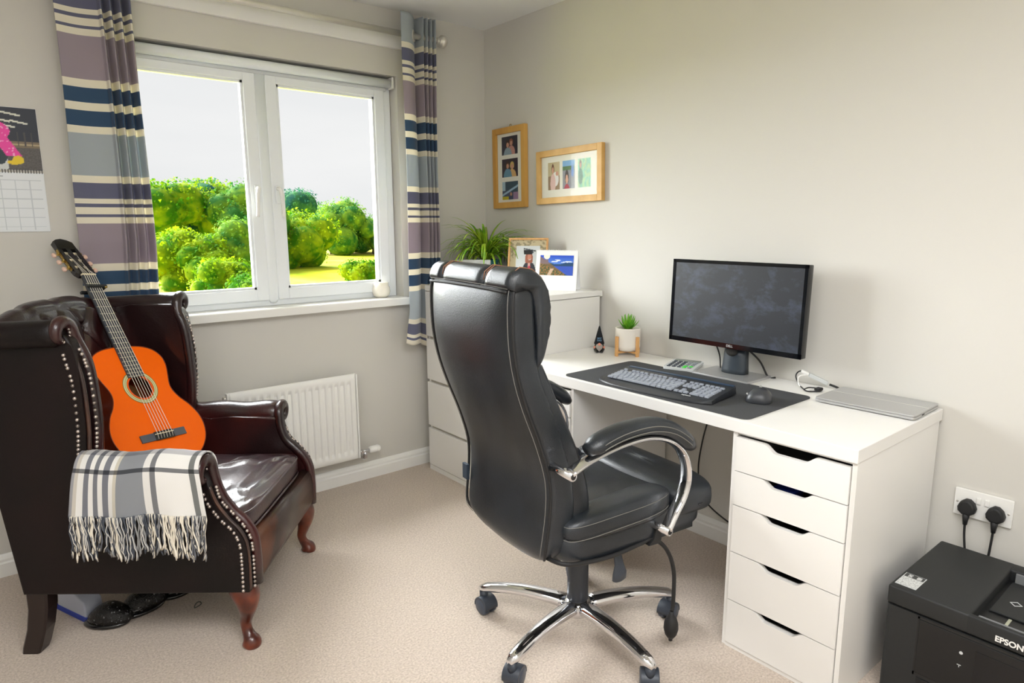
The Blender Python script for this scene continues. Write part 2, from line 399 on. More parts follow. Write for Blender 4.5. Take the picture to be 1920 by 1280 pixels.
def curtR(u, z):
    t = (z-.68)/(2.31-.68)
    # first 45 percent of the cloth: a broad flat leading panel turned to the window, then tight folds
    if u < .34:
        q = u/.34; x = -.585+.115*q; y = -.128+.075*q*q - .01*math.sin(PI*q)
        if t < .12: x -= .03*(1-t/.12)*(1-q)
    else:
        q = (u-.34)/.66; x = -.470+.092*q; y = -.085-.034*math.sin(2*PI*4.0*q+PI*1.4)*(1-.12*q)
    if t < .35: x += -(.35-t)*.06*(u)
    x += .004*math.sin(5*z+u*3)
    if z < 1.06 and x > -.50: y = max(y, -.094) if z < 1.02 else y*(z-1.02)/.04+max(y, -.094)*(1-(z-1.02)/.04)
    return x, min(y, -.024)
curtain('curtain', curtR, .682, 2.30, 'right-hand striped curtain in grey, navy and mauve, full length visible beside the corner', hem=lambda u: .03*(u < .35)*(1-u/.35)-.006*math.sin(18*u))
def curtL(u, z):
    if u < .5:
        q = u/.5; x = -1.965+.14*q; y = -.088+.018*math.sin(PI*q)
    else:
        q = (u-.5)/.5; x = -1.825+.114*q; y = -.085-.026*math.sin(2*PI*3.5*q+.6)
    if z < 1.25:
        s_ = min(1, (1.25-z)/.22); y = y*(1-s_)+(-.038+(y+.085)*.35)*s_
    x += .004*math.sin(4*z+u*3)
    return x, min(y, -.012)
curtain('curtain', curtL, .69, 2.30, 'left-hand striped curtain in grey, navy and mauve, hanging behind the guitar and wing chair')
for i, (x, y, nm) in enumerate([(-.543, -.102, 0)]):
    pass
k = MB()   # steel eyelet where the rod enters the right curtain
rr = [r for r in C.objects if r.name.startswith('curtain') and r.get('category') == 'curtain']
ey = MB(); ey.lathe([(.017, -.003), (.026, -.003), (.028, 0), (.026, .003), (.017, .003)], 24, M=Matrix.Translation((-.498-rr[0].location.x, -.001, 2.21-2.30)) @ V(.66, -.75, 0).to_track_quat('Z', 'Y').to_matrix().to_4x4())
ey.build('eyelet', M_steel, rr[0])

# ------------------------------------------------------------ radiator
RX0, RX1, RZ0, RZ1, RY = -1.492, -.884, .148, .590, -.095
rad = empty('radiator', ((RX0+RX1)/2, -.06, RZ0), label='white ribbed panel radiator on the wall below the window', cat='radiator')
cx, cz = (RX0+RX1)/2, RZ0
k = MB(); NR = 17; top = RZ1-cz-.040; bot = .040
W2 = (RX1-RX0)/2
# pressed front sheet as one grid with recessed flutes
nu, nv = 17*12, 40
def radf(u, v):
    x = -W2+.006+(2*W2-.012)*u; z = .004+(RZ1-cz-.008)*v
    m_ = .026; q = (x+W2-m_)/(2*W2-2*m_)*NR; fr_ = q-math.floor(q)
    d = 0
    if 0 < q < NR:
        a = abs(fr_-.5); d = max(0, min(1, (.33-a)/.12))
    e = min((z-bot)/.012, (top-z)/.012); d *= max(0, min(1, e))
    edge = min(x+W2-.006, W2-.006-x, z-.004, RZ1-cz-.004-z); rnd = .006*max(0, 1-edge/.006)**2
    return (x, RY+.06+.010*d+rnd, z)
k.grid(nu, nv, radf); k.build('ribbed_panel', M_white, rad)
k = MB(); k.box(-W2, W2, RY+.068, RY+.112-.03, 0.002, RZ1-cz-.002, .006, 3)
k.build('rear_panel', M_white, rad)
for x in (-W2, W2):
    MB().box(x-.004, x+.004, RY+.060, RY+.088, .004, RZ1-cz-.004, .002).build('side_cap', M_white, rad)
for x in (-.2, .2): MB().box(x-.02, x+.02, RY+.08, .058, .1, .36).build('wall_bracket', M_lgrey, rad)
k = MB(); k.tube([(-W2-.018, RY+.075, .415), (-W2, RY+.075, .415)], .011, 14); k.build('air_vent', M_steel, rad)
vl = MB(); vl.tube([(W2, RY+.075, .030), (W2+.06, RY+.075, .030)], .009, 12); vl.tube([(W2+.012, RY+.075, .03), (W2+.022, RY+.075, .03)], .014, 6, smooth=False)
vl.tube([(W2+.035, RY+.075, .03), (W2+.035, RY+.075, -.002), (W2+.035, RY+.085, -.012), (W2+.035, .058, -.014)], .0075, 12)
vl.tube([(W2+.035, RY+.075, .014), (W2+.035, RY+.075, -.006)], .012, 6, smooth=False)
vo = vl.build('valve', M_chrome, rad)
k = MB(); k.lathe([(.011, 0), (.016, .002), (.018, .012), (.018, .034), (.017, .040), (.019, .044), (.0185, .052), (.013, .060), (.003, .062)], 20, M=Matrix.Translation((W2+.058, RY+.075, .03)) @ Matrix.Rotation(PI/2, 4, 'Y'))
k.build('thermostat_head', M_white, vo)

# ------------------------------------------------------------ wall calendar
cal = empty('wall_calendar', (-2.195, -.002, 1.505), label='wall calendar with a photo of a pink-clad rider, left of curtain', cat='calendar')
def rider(u, v):
    c = lin(52, 50, 56); us = u; u = u
    if v > .42: c = lin(34, 40, 54)
    if .36 < v < .46: c = lin(120, 104, 84)
    if .40 < v < .425: c = lin(176, 158, 124)
    if v <= .36: c = lin(92, 88, 86) if noise.noise(Vector((u*60, v*60, 0))) > 0 else lin(78, 74, 72)
    for (a, b_, L2) in ((.74, .90, .2), (.82, .77, .17), (.66, .79, .14), (.72, .70, .12), (.60, .70, .06)):
        du = u-a; dv = v-(b_-.25*du)
        if abs(du) < L2/2 and abs(dv) < .014: c = lin(222, 222, 210)
    for x in (.86, .93, .79):
        if abs(u-x) < .006 and .38 < v < .62: c = lin(70, 66, 66)
    u = us-.13
    if ell(u, v, .30, .20, .24, .30) or ell(u, v, .42, .08, .12, .2): c = lin(206, 210, 208)   # white pony
    if ell(u, v, .46, .30, .09, .22): c = lin(34, 52, 60)
    P = lin(236, 62, 160)
    if ell(u, v, .44, .62, .15, .15) or (abs(u-(.44+(.62-v)*.42)) < .075 and .22 < v < .64): c = lin(250, 170, 215) if noise.noise(Vector((u*34, v*34, 3))) > .34 else P
    if ell(u, v, .43, .78, .07, .08): c = lin(206, 150, 130)
    if ell(u, v, .43, .87, .085, .07): c = lin(214, 50, 136)
    if ell(u, v, .64, .16, .055, .07) or ell(u, v, .60, .12, .07, .035): c = lin(232, 200, 30)
    return c
MB().box(-.150, .150, -.001, .001, .004, .222).build('picture_page', M_paper, cal)
picture('photo', .298, .216, rider, cal, basis((1, 0, 0), (0, 0, 1), (0, -1, 0), (0, -.0016, .113)), 110)
def month(u, v):
    c = lin(226, 230, 234)
    gx = (u*.3)/.0425; gz = (v*.215-.018)/.034
    if .03 < v < .87 and (abs(gx-round(gx)) < .035) and .05 < u < .965: c = lin(196, 202, 208)
    if -.02 < gz < 5.02 and abs(gz-round(gz)) < .045 and .03 < u < .965: c = lin(196, 202, 208)
    if abs(v-.935) < .012 and .40 < u < .60: c = lin(170, 174, 180)
    return c
MB().box(-.150, .150, -.001, .001, -.215, -.004).build('month_page', M_paper, cal)
picture('month_grid', .299, .210, month, cal, basis((1, 0, 0), (0, 0, 1), (0, -1, 0), (0, -.0016, -.1095)), 220)
k = MB()
for i in range(36):
    x = -.146+i*.292/35; k.tube([(x, -.002, .006), (x, -.005, .003), (x, -.005, -.003), (x, -.002, -.006)], .0011, 5)
k.build('wire_binding', M_blackp, cal)['kind'] = 'stuff'

# ------------------------------------------------------------ chest of drawers (far corner)
CY0, CY1, CX = -.905, -.100, -.480
ch = empty('chest_of_drawers', (CX/2-.01, (CY0+CY1)/2, 0), label='tall white chest of drawers in the corner behind the office chair', cat='chest of drawers')
ox, oy = ch.location.x, ch.location.y
k = MB(); k.box(CX+.014-ox, -.022-ox, CY0-oy, CY0+.016-oy, 0, .976); k.box(CX+.014-ox, -.022-ox, CY1-.016-oy, CY1-oy, 0, .976)
k.box(CX+.03-ox, -.022-ox, CY0+.016-oy, CY1-.016-oy, .02, .96); k.build('carcass', M_furn, ch)
MB().box(CX-ox, -.003-ox, CY0-oy, CY1-oy, .972, 1.0, .0015).build('top_panel', M_furn, ch)
for z0, z1 in ((.735, .968), (.503, .720), (.250, .487), (.030, .234)):
    d = MB().box(CX-ox, CX+.016-ox, CY0+.002-oy, CY1-.002-oy, z0, z1, .001).build('drawer', M_furn, ch)
    MB().box(CX+.016-ox, CX+.03-ox, CY0+.004-oy, CY1-.004-oy, z1-.02, min(z1+.014, .97)).build('grip_rail', M_handlegap, d)
MB().box(CX+.002-ox, CX+.016-ox, CY0+.002-oy, CY1-.002-oy, 0, .026).build('plinth', M_furn, ch)

# ------------------------------------------------------------ desk top and its two drawer units
DZ0, DZ1 = .700, .737
dk = MB().box(-.60, -.004, -2.348, -.909, DZ0, DZ1, .0015).build('desk', M_furn); tag(dk, 'long white laminated desk top along the right wall', 'desk')
def drawer_unit(y0, label, contents=False):
    # 36 wide, 58 deep, 70 high; front faces -x
    u = empty('drawer_unit', (-.30, y0+.18, 0), label=label, cat='drawer unit', group='drawer units under the desk')
    x0, x1 = -.292, .285; a, b_ = -.18, .18
    k = MB(); k.box(x0+.002, x1, a, a+.013, .0, .6995, .001); k.box(x0+.002, x1, b_-.013, b_, .0, .6995, .001)
    k.box(x0+.012, x1, a+.013, b_-.013, .69, .6995); k.box(x1-.012, x1, a+.013, b_-.013, .02, .69); k.box(x0+.02, x1, a+.013, b_-.013, .012, .02)
    k.build('carcass', M_furn, u)
    ed = [.686, .580, .472, .320, .161, .014]
    for i in range(5):
        zt, zb_ = ed[i]-.0015, ed[i+1]+.0015; ya, yb = a+.015, b_-.015
        # front panel outline with a dished finger pull in its top edge
        c = 0.0; hw = .078; dp = .021
        out = [(ya, zb_), (yb, zb_), (yb, zt)]
        for q in range(25):
            t = q/24; yy = c+hw*(1-2*t); s_ = min(1, min(t, 1-t)/.24); s_ = s_*s_*(3-2*s_); out.append((yy, zt-dp*s_))
        out.append((ya, zt))
        d = MB().prism(out, x0-.004, x0+.012, 'x', smooth=False).build('drawer', M_furn, u, recalc=True)
        k = MB(); k.box(x0+.013, x0+.5, ya+.004, ya+.012, zb_+.01, zt-.02); k.box(x0+.013, x0+.5, yb-.012, yb-.004, zb_+.01, zt-.02); k.box(x0+.013, x0+.5, ya+.004, yb-.004, zb_+.008, zb_+.012)
        k.box(x0+.49, x0+.5, ya+.004, yb-.004, zb_+.01, zt-.02); k.box(x0+.013, x0+.02, ya+.012, yb-.012, zb_+.012, zt-dp-.003)
        k.build('drawer_box', M_furn_in, d)
    MB().box(x0, x0+.012, a+.014, b_-.014, .0, .012).build('foot_rail', M_furn, u)
    return u
du1 = drawer_unit(-2.345, 'near white drawer unit of five drawers under the right end of the desk')
du2 = drawer_unit(-1.308, 'far white drawer unit under desk, beyond the office chair, mostly hidden')
# things glimpsed through the finger pulls of the two upper drawers
k = MB()
for i in range(5):
    k.sq((0, -.035+i*.018, 0), (.03, .012, .012), .9, .9, 10, 6, M=Matrix.Rotation(.4*i, 4, 'Z'))
o = k.build('plastic_packet', mat('clear_packet', lin(150, 168, 196), .15)); o.location = (-.545, -2.21, .634); tag(o, 'crumpled clear plastic packet in the open top drawer slot', 'packet')
o = MB().box(-.03, .03, -.035, .035, -.02, .02, .006, 3).build('blue_packet', M_bluep); o.location = (-.50, -2.12, .52); tag(o, 'blue packet glimpsed inside the second drawer', 'packet')

# ------------------------------------------------------------ things on the desk
top = DZ1
o = MB().prism(rrect(-.583, -.180, -2.022, -1.243, .028, 8), top, top+.003, 'z').build('desk_mat', M_felt, recalc=True); tag(o, 'large dark grey felt mat under the keyboard and mouse', 'desk mat')
mt = top+.003
# keyboard
kb = empty('keyboard', (-.462, -1.628, mt), math.radians(-86.5)+PI/2*0, 'black full-size keyboard with grey keys and palm rest on the desk mat', 'keyboard')
kb.rotation_euler = (0, 0, math.radians(-90+2.5))     # local x runs along -y (to the right), local y towards the wall
def kz(y): return .010+(y+.10)*.115
# body outline: palm rest bowed at the front
outl = []
for q in range(17):
    t = q/16; x = -.235+.47*t; outl.append((x, -.098-.012*math.sin(PI*t)+.022*(abs(2*t-1)**6)))
outl += [(.232, -.05), (.226, .088), (.215, .097)]+[(-.215, .097), (-.226, .088), (-.232, -.05)]
bm = bmesh.new(); lo = [bm.verts.new((x, y, .002+max(0, (y+.1)*.03))) for x, y in outl]; hi = [bm.verts.new((x*.992, y*.985, kz(y)+(-.004 if y < -.09 else 0))) for x, y in outl]
bm.faces.new(lo[::-1]); bm.faces.new(hi); n_ = len(lo)
for i in range(n_): bm.faces.new((lo[i], lo[(i+1) % n_], hi[(i+1) % n_], hi[i]))
k = MB().bm(bm, False); k.build('body', M_keybody, kb)
kp = Matrix.Rotation(math.atan(.115), 4, 'X')
k = MB().box(-.218, .218, -.0065, .0065, 0, .002, .001); o = k.build('media_strip', M_keyblue, kb); o.matrix_local = Matrix.Translation((0, .086, kz(.086))) @ kp
keys = {}
def key(x, y, w_, d_=.0155, m=M_key):
    kk = (round(w_, 4), round(d_, 4))
    if kk not in keys:
        a, b_ = w_/2-.0021, d_/2-.0020
        bm = bmesh.new(); r0 = [bm.verts.new(p) for p in ((-a, -b_, 0), (a, -b_, 0), (a, b_, 0), (-a, b_, 0))]; r1 = [bm.verts.new((p[0]*(1-.0026/w_*1.0), p[1]*.84, .0052)) for p in ((-a, -b_), (a, -b_), (a, b_), (-a, b_))]
        bm.faces.new(r0[::-1]); bm.faces.new(r1)
        for i in range(4): bm.faces.new((r0[i], r0[(i+1) % 4], r1[(i+1) % 4], r1[i]))
        keys[kk] = MB().bm(bm, False).mesh('key', m)
    o = bpy.data.objects.new('key', keys[kk]); C.objects.link(o); o.parent = kb
    o.matrix_local = Matrix.Translation((x, y, kz(y)-.0005)) @ kp
U = .0187; x0k = -.2115
rows = [(-.050, [1.25, 1, 1.25, 6.0, 1.25, 1, 1, 1.25]), (-.0325, [2.0]+[1]*10+[2.75-.75, 1]), (-.015, [1.75]+[1]*11+[2.25]), (.0025, [1.5]+[1]*12+[1.5]), (.020, [1]*13+[2]), (.043, None)]
for y, ws in rows:
    if ws is None:
        key(x0k+U/2, y, U, .0125)
        for g in range(3):
            for i in range(4): key(x0k+U*(2+g*4.33+i+.5), y, U, .0125)
        for i in range(3): key(x0k+U*(15.3+i+.5), y, U, .0125)
        for i in range(4): key(x0k+U*(18.55+i+.5), y, U, .0125)
        continue
    sc = 15/sum(ws); x = x0k
    for w_ in ws: key(x+U*w_*sc/2, y, U*w_*sc, .0168); x += U*w_*sc
for y in (.020, .0025):
    for i in range(3): key(x0k+U*(15.3+i+.5), y, U, .0168)
key(x0k+U*(16.3+.5), -.0325, U, .0168)
for i in range(3): key(x0k+U*(15.3+i+.5), -.050, U, .0168)
for y, ws in ((.020, [1, 1, 1, 1]), (.0025, [1, 1, 1]), (-.015, [1, 1, 1]), (-.0325, [1, 1, 1]), (-.050, [2, 1])):
    x = x0k+U*18.55
    for w_ in ws: key(x+U*w_/2, y, U*w_, .0168); x += U*w_
for yy, dd in ((-.00625, .034), (-.041, .034)): key(x0k+U*(18.55+3.5), yy, U, dd)
text('lettering', 'logitech', .011, M_lgrey, kb, Matrix.Translation((.135, -.070, kz(-.070)+.0003)) @ kp)
k = MB()
for x in (-.19, .19): k.box(x-.015, x+.015, .07, .082, .0, .014)
k.build('tilt_foot', M_keybody, kb)
# calculator
ca = empty('calculator', (-.122, -1.462, top), math.radians(-90+17), 'small pale grey calculator with one green key, left of the monitor', 'calculator')
ca_M = Matrix.Rotation(math.radians(4), 4, 'X')
o = MB().prism(rrect(-.062, .062, -.072, .072, .012), .0, .012, 'z', bev=.003).build('body', M_lgrey, ca, recalc=True); o.location = (0, 0, .004); o.rotation_euler = (math.radians(3), 0, 0)
o2 = MB().box(-.052, .052, .04, .064, .0115, .0145, .002).build('display', mat('calculator_lcd', lin(120, 128, 120), .3), ca); o2.location = (0, 0, .004); o2.rotation_euler = (math.radians(3), 0, 0)
bk = MB().box(-.0072, .0072, -.0055, .0055, 0, .0035, .0012).mesh('button', mat('calculator_button', lin(58, 66, 76), .5)); bg = bk.copy(); bg.materials.clear(); bg.materials.append(M_green)
bw = bk.copy(); bw.materials.clear(); bw.materials.append(mat('calculator_button_grey', lin(128, 134, 140), .5))
for r in range(5):
    for c in range(5):
        g = r == 1 and c in (3, 4) or (r == 0 and c == 3)
        o = bpy.data.objects.new('button', bg if g else (bk if c < 3 else bw)); C.objects.link(o); o.parent = ca; o.location = (-.042+c*.021, -.056+r*.0205, .0157+(-.056+r*.0205)*.052)
        if g: o['label'] = 'green button'
# mouse
mo = empty('mouse', (-.352, -1.928, mt), math.radians(-62), 'black ergonomic computer mouse on right end of desk mat', 'mouse')
def mfn(p):
    t = (p.y+.058)/.116; z = p.z
    if z > 0: z *= .72+.5*math.sin(min(1, max(0, 1-t))*PI*.62)
    wv = 1+.22*math.sin(t*PI*2+1.1) if p.x < 0 else 1
    wv *= (1.18-.25*(z/.045) if z > 0 else 1.15)
    return V(p.x*wv, p.y, max(z, -.001))
MB().sq((0, 0, .002), (.035, .060, .036), .75, .75, 28, 18, fn=mfn).build('shell', mat('mouse_shell', lin(58, 60, 64), .4), mo)
k = MB(); k.tube([(0, .030, .034), (0, .042, .0315), (0, .050, .027)], .0055, 12, flat=.7); k.build('button_gap', M_blackg, mo)
k = MB(); k.lathe([(.003, -.004), (.0105, -.004), (.0115, -.002), (.0115, .002), (.0105, .004), (.003, .004)], 20, M=Matrix.Translation((0, .036, .0285)) @ Matrix.Rotation(PI/2, 4, 'Y'))
k.build('scroll_wheel', M_silver, mo)
k = MB(); k.tube([(-.036, .01, .018), (-.0385, -.005, .019), (-.037, -.018, .02)], .0035, 8); k.build('thumb_button', M_silver, mo)
# monitor
mn = empty('monitor', (-.105, -1.665, top), math.radians(-90), 'black flat monitor, switched off and smudged, standing on desk by the wall', 'monitor')
# local: x right (world -y), y toward wall
S = MB().prism(rrect(-.120, .120, -.082, .085, .006, 4), 0, .009, 'z', bev=.0015).build('base_plate', M_silver, mn, recalc=True)
k = MB(); rings = []
for z, wv, yf, yb in ((.009, .050, -.006, .040), (.03, .049, -.004, .04), (.08, .046, .0, .04), (.104, .045, .004, .045)):
    ring = []
    for i in range(24):
        a = PI+PI*i/23
        ring.append(V(wv*math.cos(a), yf+.022+.022*math.sin(a)*1.0, z))
    ring += [V(wv, yb, z), V(-wv, yb, z)]
    rings.append(ring)
k.loft(rings); k.box(-.042, .042, .022, .046, .10, .22, .004); nk = k.build('neck', mat('stand_dark', lin(52, 60, 68), .35), mn, recalc=True)
k = MB(); k.lathe([(.002, -.003), (.024, -.003), (.024, 0), (.002, 0)], 24, M=Matrix.Translation((0, -.002, .095)) @ Matrix.Rotation(-PI/2, 4, 'X') @ Matrix.Scale(.75, 4, (0, 1, 0)))
k.build('cable_hole', M_dark_in, nk)
mh = Matrix.Translation((0, -.012, .108)) @ Matrix.Rotation(math.radians(-2), 4, 'X')
cs = MB().prism(rrect(-.2775, .2775, 0, .325, .004, 3), -.006, .026, 'y', bev=.002); cs = cs.build('bezel', M_blackg, mn, recalc=True); cs.matrix_local = mh
# recess: the screen sits behind a raised rim
k = MB(); t_ = .0125
k.box(-.2775, -.2775+t_, -.0085, -.006, 0, .325); k.box(.2775-t_, .2775, -.0085, -.006, 0, .325); k.box(-.2775, .2775, -.0085, -.006, 0, .018); k.box(-.2775, .2775, -.0085, -.006, .325-t_, .325)
k.build('rim', M_blackg, cs)
def scr_mat():
    m = bpy.data.materials.new('smudged_screen'); m.use_nodes = True; n = m.node_tree.nodes; l = m.node_tree.links; b = n['Principled BSDF']
    b.inputs['Roughness'].default_value = .5; b.inputs['Specular IOR Level'].default_value = .7
    t = n.new('ShaderNodeTexCoord'); mp_ = n.new('ShaderNodeMapping'); mp_.inputs['Scale'].default_value = (1, 1, 1.7); z = n.new('ShaderNodeTexNoise'); z.inputs['Scale'].default_value = 9; z.inputs['Detail'].default_value = 9; z.inputs['Roughness'].default_value = .68; z.inputs['Distortion'].default_value = .25
    r = n.new('ShaderNodeValToRGB'); r.color_ramp.elements[0].position = .50; r.color_ramp.elements[1].position = .86
    r.color_ramp.elements[0].color = (*lin(21, 26, 35), 1); r.color_ramp.elements[1].color = (*lin(78, 88, 110), 1)
    l.new(t.outputs['Object'], mp_.inputs[0]); l.new(mp_.outputs[0], z.inputs[0]); l.new(z.outputs[0], r.inputs[0]); l.new(r.outputs[0], b.inputs['Base Color'])
    return m
MB().box(-.2775+t_, .2775-t_, -.0070, -.0062, .018, .325-t_).build('screen', scr_mat(), cs)
MB().box(-.16, .16, .026, .048, .05, .27, .012, 3).build('rear_housing', M_blackp, cs)
text('lettering', 'DELL', .0125, M_lgrey, cs, Matrix.Translation((0, -.0088, .009)) @ Matrix.Rotation(PI/2, 4, 'X'))
# monitor cables
k = MB(); k.tube(cat_rom([(-.120, -1.590, .88), (-.055, -1.580, .80), (-.040, -1.578, top+.005), (-.022, -1.577, top+.004)], 6), .0028, 8)
tag(k.build('monitor_cable', M_rubber), 'thin black cable dropping behind the monitor, left of its stand', 'cable', 'cables behind the monitor')
k = MB(); k.tube(cat_rom([(-.09, -1.70, .86), (-.045, -1.745, .80), (-.03, -1.775, top+.004), (-.02, -1.80, top+.004)], 6), .0035, 8)
tag(k.build('monitor_cable', M_rubber), 'thicker black cable dropping behind the monitor, right of its stand', 'cable', 'cables behind the monitor')
k = MB(); k.tube(cat_rom([(-.022, -1.545, .698), (-.022, -1.532, .56), (-.022, -1.500, .42), (-.022, -1.486, .29), (-.026, -1.515, .18), (-.03, -1.62, .12), (-.03, -1.80, .08), (-.03, -1.95, .09)], 8), .0032, 8)
tag(k.build('power_cable', M_rubber), 'black cable looping down the wall beneath the desk', 'cable')
# laptop
lp = empty('laptop', (-.118, -2.193, top), math.radians(-90+1.0), 'closed slim silver laptop on the right end of the desk', 'laptop')
MB().prism(rrect(-.147, .147, -.104, .104, .010, 6), .003, .0105, 'z', bev=.0015).build('base', M_silver, lp, recalc=True)
MB().prism(rrect(-.147, .147, -.104, .104, .010, 6), .0115, .0165, 'z', bev=.0015).build('lid', M_silver, lp, recalc=True)
MB().box(-.145, .145, .018, .0205, .0160, .01675).build('lid_seam', mat('bright_strip', lin(226, 224, 216), .3, .3), lp)
MB().box(.1465, .1475, -.045, -.025, .006, .0095).build('port', M_dark_in, lp)
k = MB()
for x in (-.12, .12):
    for y in (-.08, .08): k.box(x-.01, x+.01, y-.004, y+.004, 0, .004)
k.build('foot', M_rubber, lp)
# adapter with cables
ad = empty('usb_hub', (-.052, -1.975, top), 0, 'white and grey adapter plug with coiled black cable behind the laptop', 'adapter')
Mx = Matrix.Translation((.015, .008, .032)) @ Matrix.Rotation(math.radians(-62), 4, 'Z') @ Matrix.Rotation(math.radians(24), 4, 'Y')
MB().box(-.034, .034, -.010, .010, -.007, .007, .003, 2, M=Mx).build('body', M_lgrey, ad)
MB().box(-.062, -.034, -.008, .008, -.006, .006, .004, 2, M=Mx).build('plug', M_white, ad)
k = MB(); k.tube(cat_rom([(.0, .035, .05), (-.012, .062, .055), (-.02, .072, .038), (-.022, .06, .012), (-.05, .03, .005), (-.075, .0, .004), (-.05, -.03, .006), (-.02, -.02, .006), (-.03, .015, .007), (-.06, .02, .004)], 6), .0023, 8)
k.tube(cat_rom([(.02, -.03, .018), (.026, -.05, .012), (.03, -.07, .004)], 5), .004, 8); k.build('cable', M_rubber, ad)
k = MB(); k.tube(cat_rom([(-.005, .04, .045), (-.022, .06, .036), (-.03, .055, .012), (-.045, .03, .004), (-.06, .0, .003)], 6), .0022, 8); k.build('white_cable', M_white, ad)
MB().box(-.050, -.022, -.030, -.010, .004, .014, .003).build('connector', M_rubber, ad)

# gnome
gn = empty('gnome_figurine', (-.135, -1.012, top), math.radians(-45), 'tiny bearded gnome figurine in a tall black pointed hat on desk', 'figurine')
k = MB(); k.lathe([(.006, 0), (.020, .001), (.025, .010), (.025, .022), (.019, .036), (.012, .042)], 24); k.build('body', M_black, gn)
k = MB(); k.lathe([(.020, .034), (.0235, .040), (.021, .048), (.015, .072), (.009, .096), (.004, .114), (.0005, .121)], 24); ht = k.build('hat', mat('black_felt', lin(24, 27, 32), .9), gn)
# face side is local -y
MB().sq((0, -.018, .024), (.016, .011, .020), .9, .9, 20, 12, fn=lambda p: V(p.x*(1 if p.z > 0 else max(.25, 1+p.z/.026)), p.y, p.z)).build('beard', M_beard, gn)
MB().sq((0, -.0275, .040), (.0065, .006, .006), 1, 1, 16, 10).build('nose', M_skin, gn)
for sx in (-1, 1): MB().sq((sx*.021, -.014, .024), (.005, .005, .006), 1, 1, 10, 8).build('hand', M_skin, gn)
for sx in (-1, 1): MB().sq((sx*.010, -.018, .004), (.008, .012, .006), .9, .9, 12, 8).build('shoe', M_black, gn)
text('lettering', 'BEST\nDAD', .0095, mat('pale_blue_print', lin(120, 168, 204), .6), ht, Matrix.Translation((0, -.0215, .061)) @ Matrix.Rotation(PI/2-.26, 4, 'X'))

# succulent in ceramic pot on bamboo stand
st = empty('plant_stand', (-.088, -1.138, top), math.radians(45-45+38), 'light bamboo four-legged stand holding the white pot on desk', 'plant stand')
for i in range(4):
    a = PI/2*i+PI/4; Mr = Matrix.Rotation(a, 4, 'Z')
    MB().box(.0575, .0685, -.0065, .0065, 0, .088, .001, M=Mr).build('leg', M_bamboo, st)
for i in range(2):
    MB().box(-.058, .058, -.005, .005, .012+i*.0, .021+i*.0, .001, M=Matrix.Rotation(PI/2*i+PI/4, 4, 'Z')).build('crossbar', M_bamboo, st)
pt = empty('plant_pot', (-.088, -1.138, top+.0215), 0, 'white ribbed ceramic pot with a green artificial succulent', 'plant pot')
prof = [(.01, 0), (.040, 0), (.050, .006), (.054, .016)]
for i in range(24): prof += [(.0555 if i % 2 else .0545, .018+i*.0033)]
prof += [(.0555, .099), (.0535, .101), (.0500, .100), (.0485, .095), (.0485, .085), (.001, .085)]
k = MB(); k.lathe(prof, 40); k.build('pot', M_ceramic, pt)
k = MB(); k.lathe([(.001, .084), (.048, .084), (.048, .089), (.001, .091)], 24); k.build('soil', M_soil, pt)
for ring, (n_, tilt, L3) in enumerate(((9, 58, .066), (8, 36, .072), (6, 16, .074))):
    for i in range(n_):
        a = 2*PI*i/n_+ring*.4+random.uniform(-.15, .15); ti = math.radians(tilt+random.uniform(-6, 6)); pts = []; rs = []
        for q in range(7):
            t = q/6; b_ = ti*(1-.25*t); pts.append(V(math.cos(a)*math.sin(b_)*L3*t, math.sin(a)*math.sin(b_)*L3*t, .088+math.cos(b_)*L3*t)); rs.append(.0068*math.sin(PI*(.18+.80*t))**.8+.0004)
        MB().tube(pts, rs, 6, flat=.35, up=(-math.cos(a)*.7, -math.sin(a)*.7, .7)).build('leaf', M_succ, pt)

# ------------------------------------------------------------ things on the chest
def person(u, v, cu, cv, s, hair, top_c, skin=lin(214, 160, 136)):
    if ell(u, v, cu, cv+.02*s, .075*s, .13*s) and not ell(u, v, cu, cv-.02*s, .05*s, .09*s): return hair
    if ell(u, v, cu, cv, .052*s, .09*s): return skin
    if ell(u, v, cu, cv-.33*s, .15*s, .24*s): return top_c
    return None
dc = empty('desk_calendar', (-.168, -.752, 1.0), math.radians(-60.5), 'standing desk calendar with a blue lake photo on the chest', 'calendar')
dcW = .205
Mp = Matrix.Rotation(math.radians(-12), 4, 'X')
MB().box(-dcW/2, dcW/2, -.0012, .0012, 0, .190, M=Mp).build('front_page', M_paper, dc)
o = MB().box(-dcW/2, dcW/2, -.0012, .0012, 0, .188, M=Matrix.Translation((0, .078, 0)) @ Matrix.Rotation(math.radians(12), 4, 'X')).build('rear_board', M_paper, dc)
def lake(u, v):
    sky = [a+(b_-a)*(1-v) for a, b_ in zip(lin(20, 70, 200), lin(120, 180, 240))]; c = tuple(sky)
    if v > .62 and noise.noise(Vector((u*5, v*14, 1))) > .18 and v < .8: c = lin(226, 236, 246)
    if v < .60+.05*math.sin(u*9): c = lin(24, 70, 110) if u > .35 else lin(40, 84, 76)
    if v < .46 and u > .42: c = lin(50, 84, 190)
    if v < .95-u*1.15 or (u < .25 and v < .8): c = lin(128, 108, 110) if v > .55 else lin(118, 96, 62)
    if v < .62-u*.72: c = lin(56, 84, 50) if noise.noise(Vector((u*20, v*20, 1))) > 0 else lin(150, 110, 60)
    if abs(u-.28-.3*v) < .05 and v < .35: c = lin(206, 176, 150)
    if ell(u, v, .2, .98, .1, .18): c = lin(250, 244, 220)
    return c
picture('photo', .165, .095, lake, dc, Mp @ basis((1, 0, 0), (0, 0, 1), (0, -1, 0), (0, -.0022, .118)), 70)
k = MB()
for i in range(22): k.tube([Mp @ V(-.095+i*.19/21, -.003, .186), Mp @ V(-.095+i*.19/21, 0, .194), Mp @ V(-.095+i*.19/21, .004, .186)], .0008, 4)
k.build('wire_binding', M_white, dc)['kind'] = 'stuff'
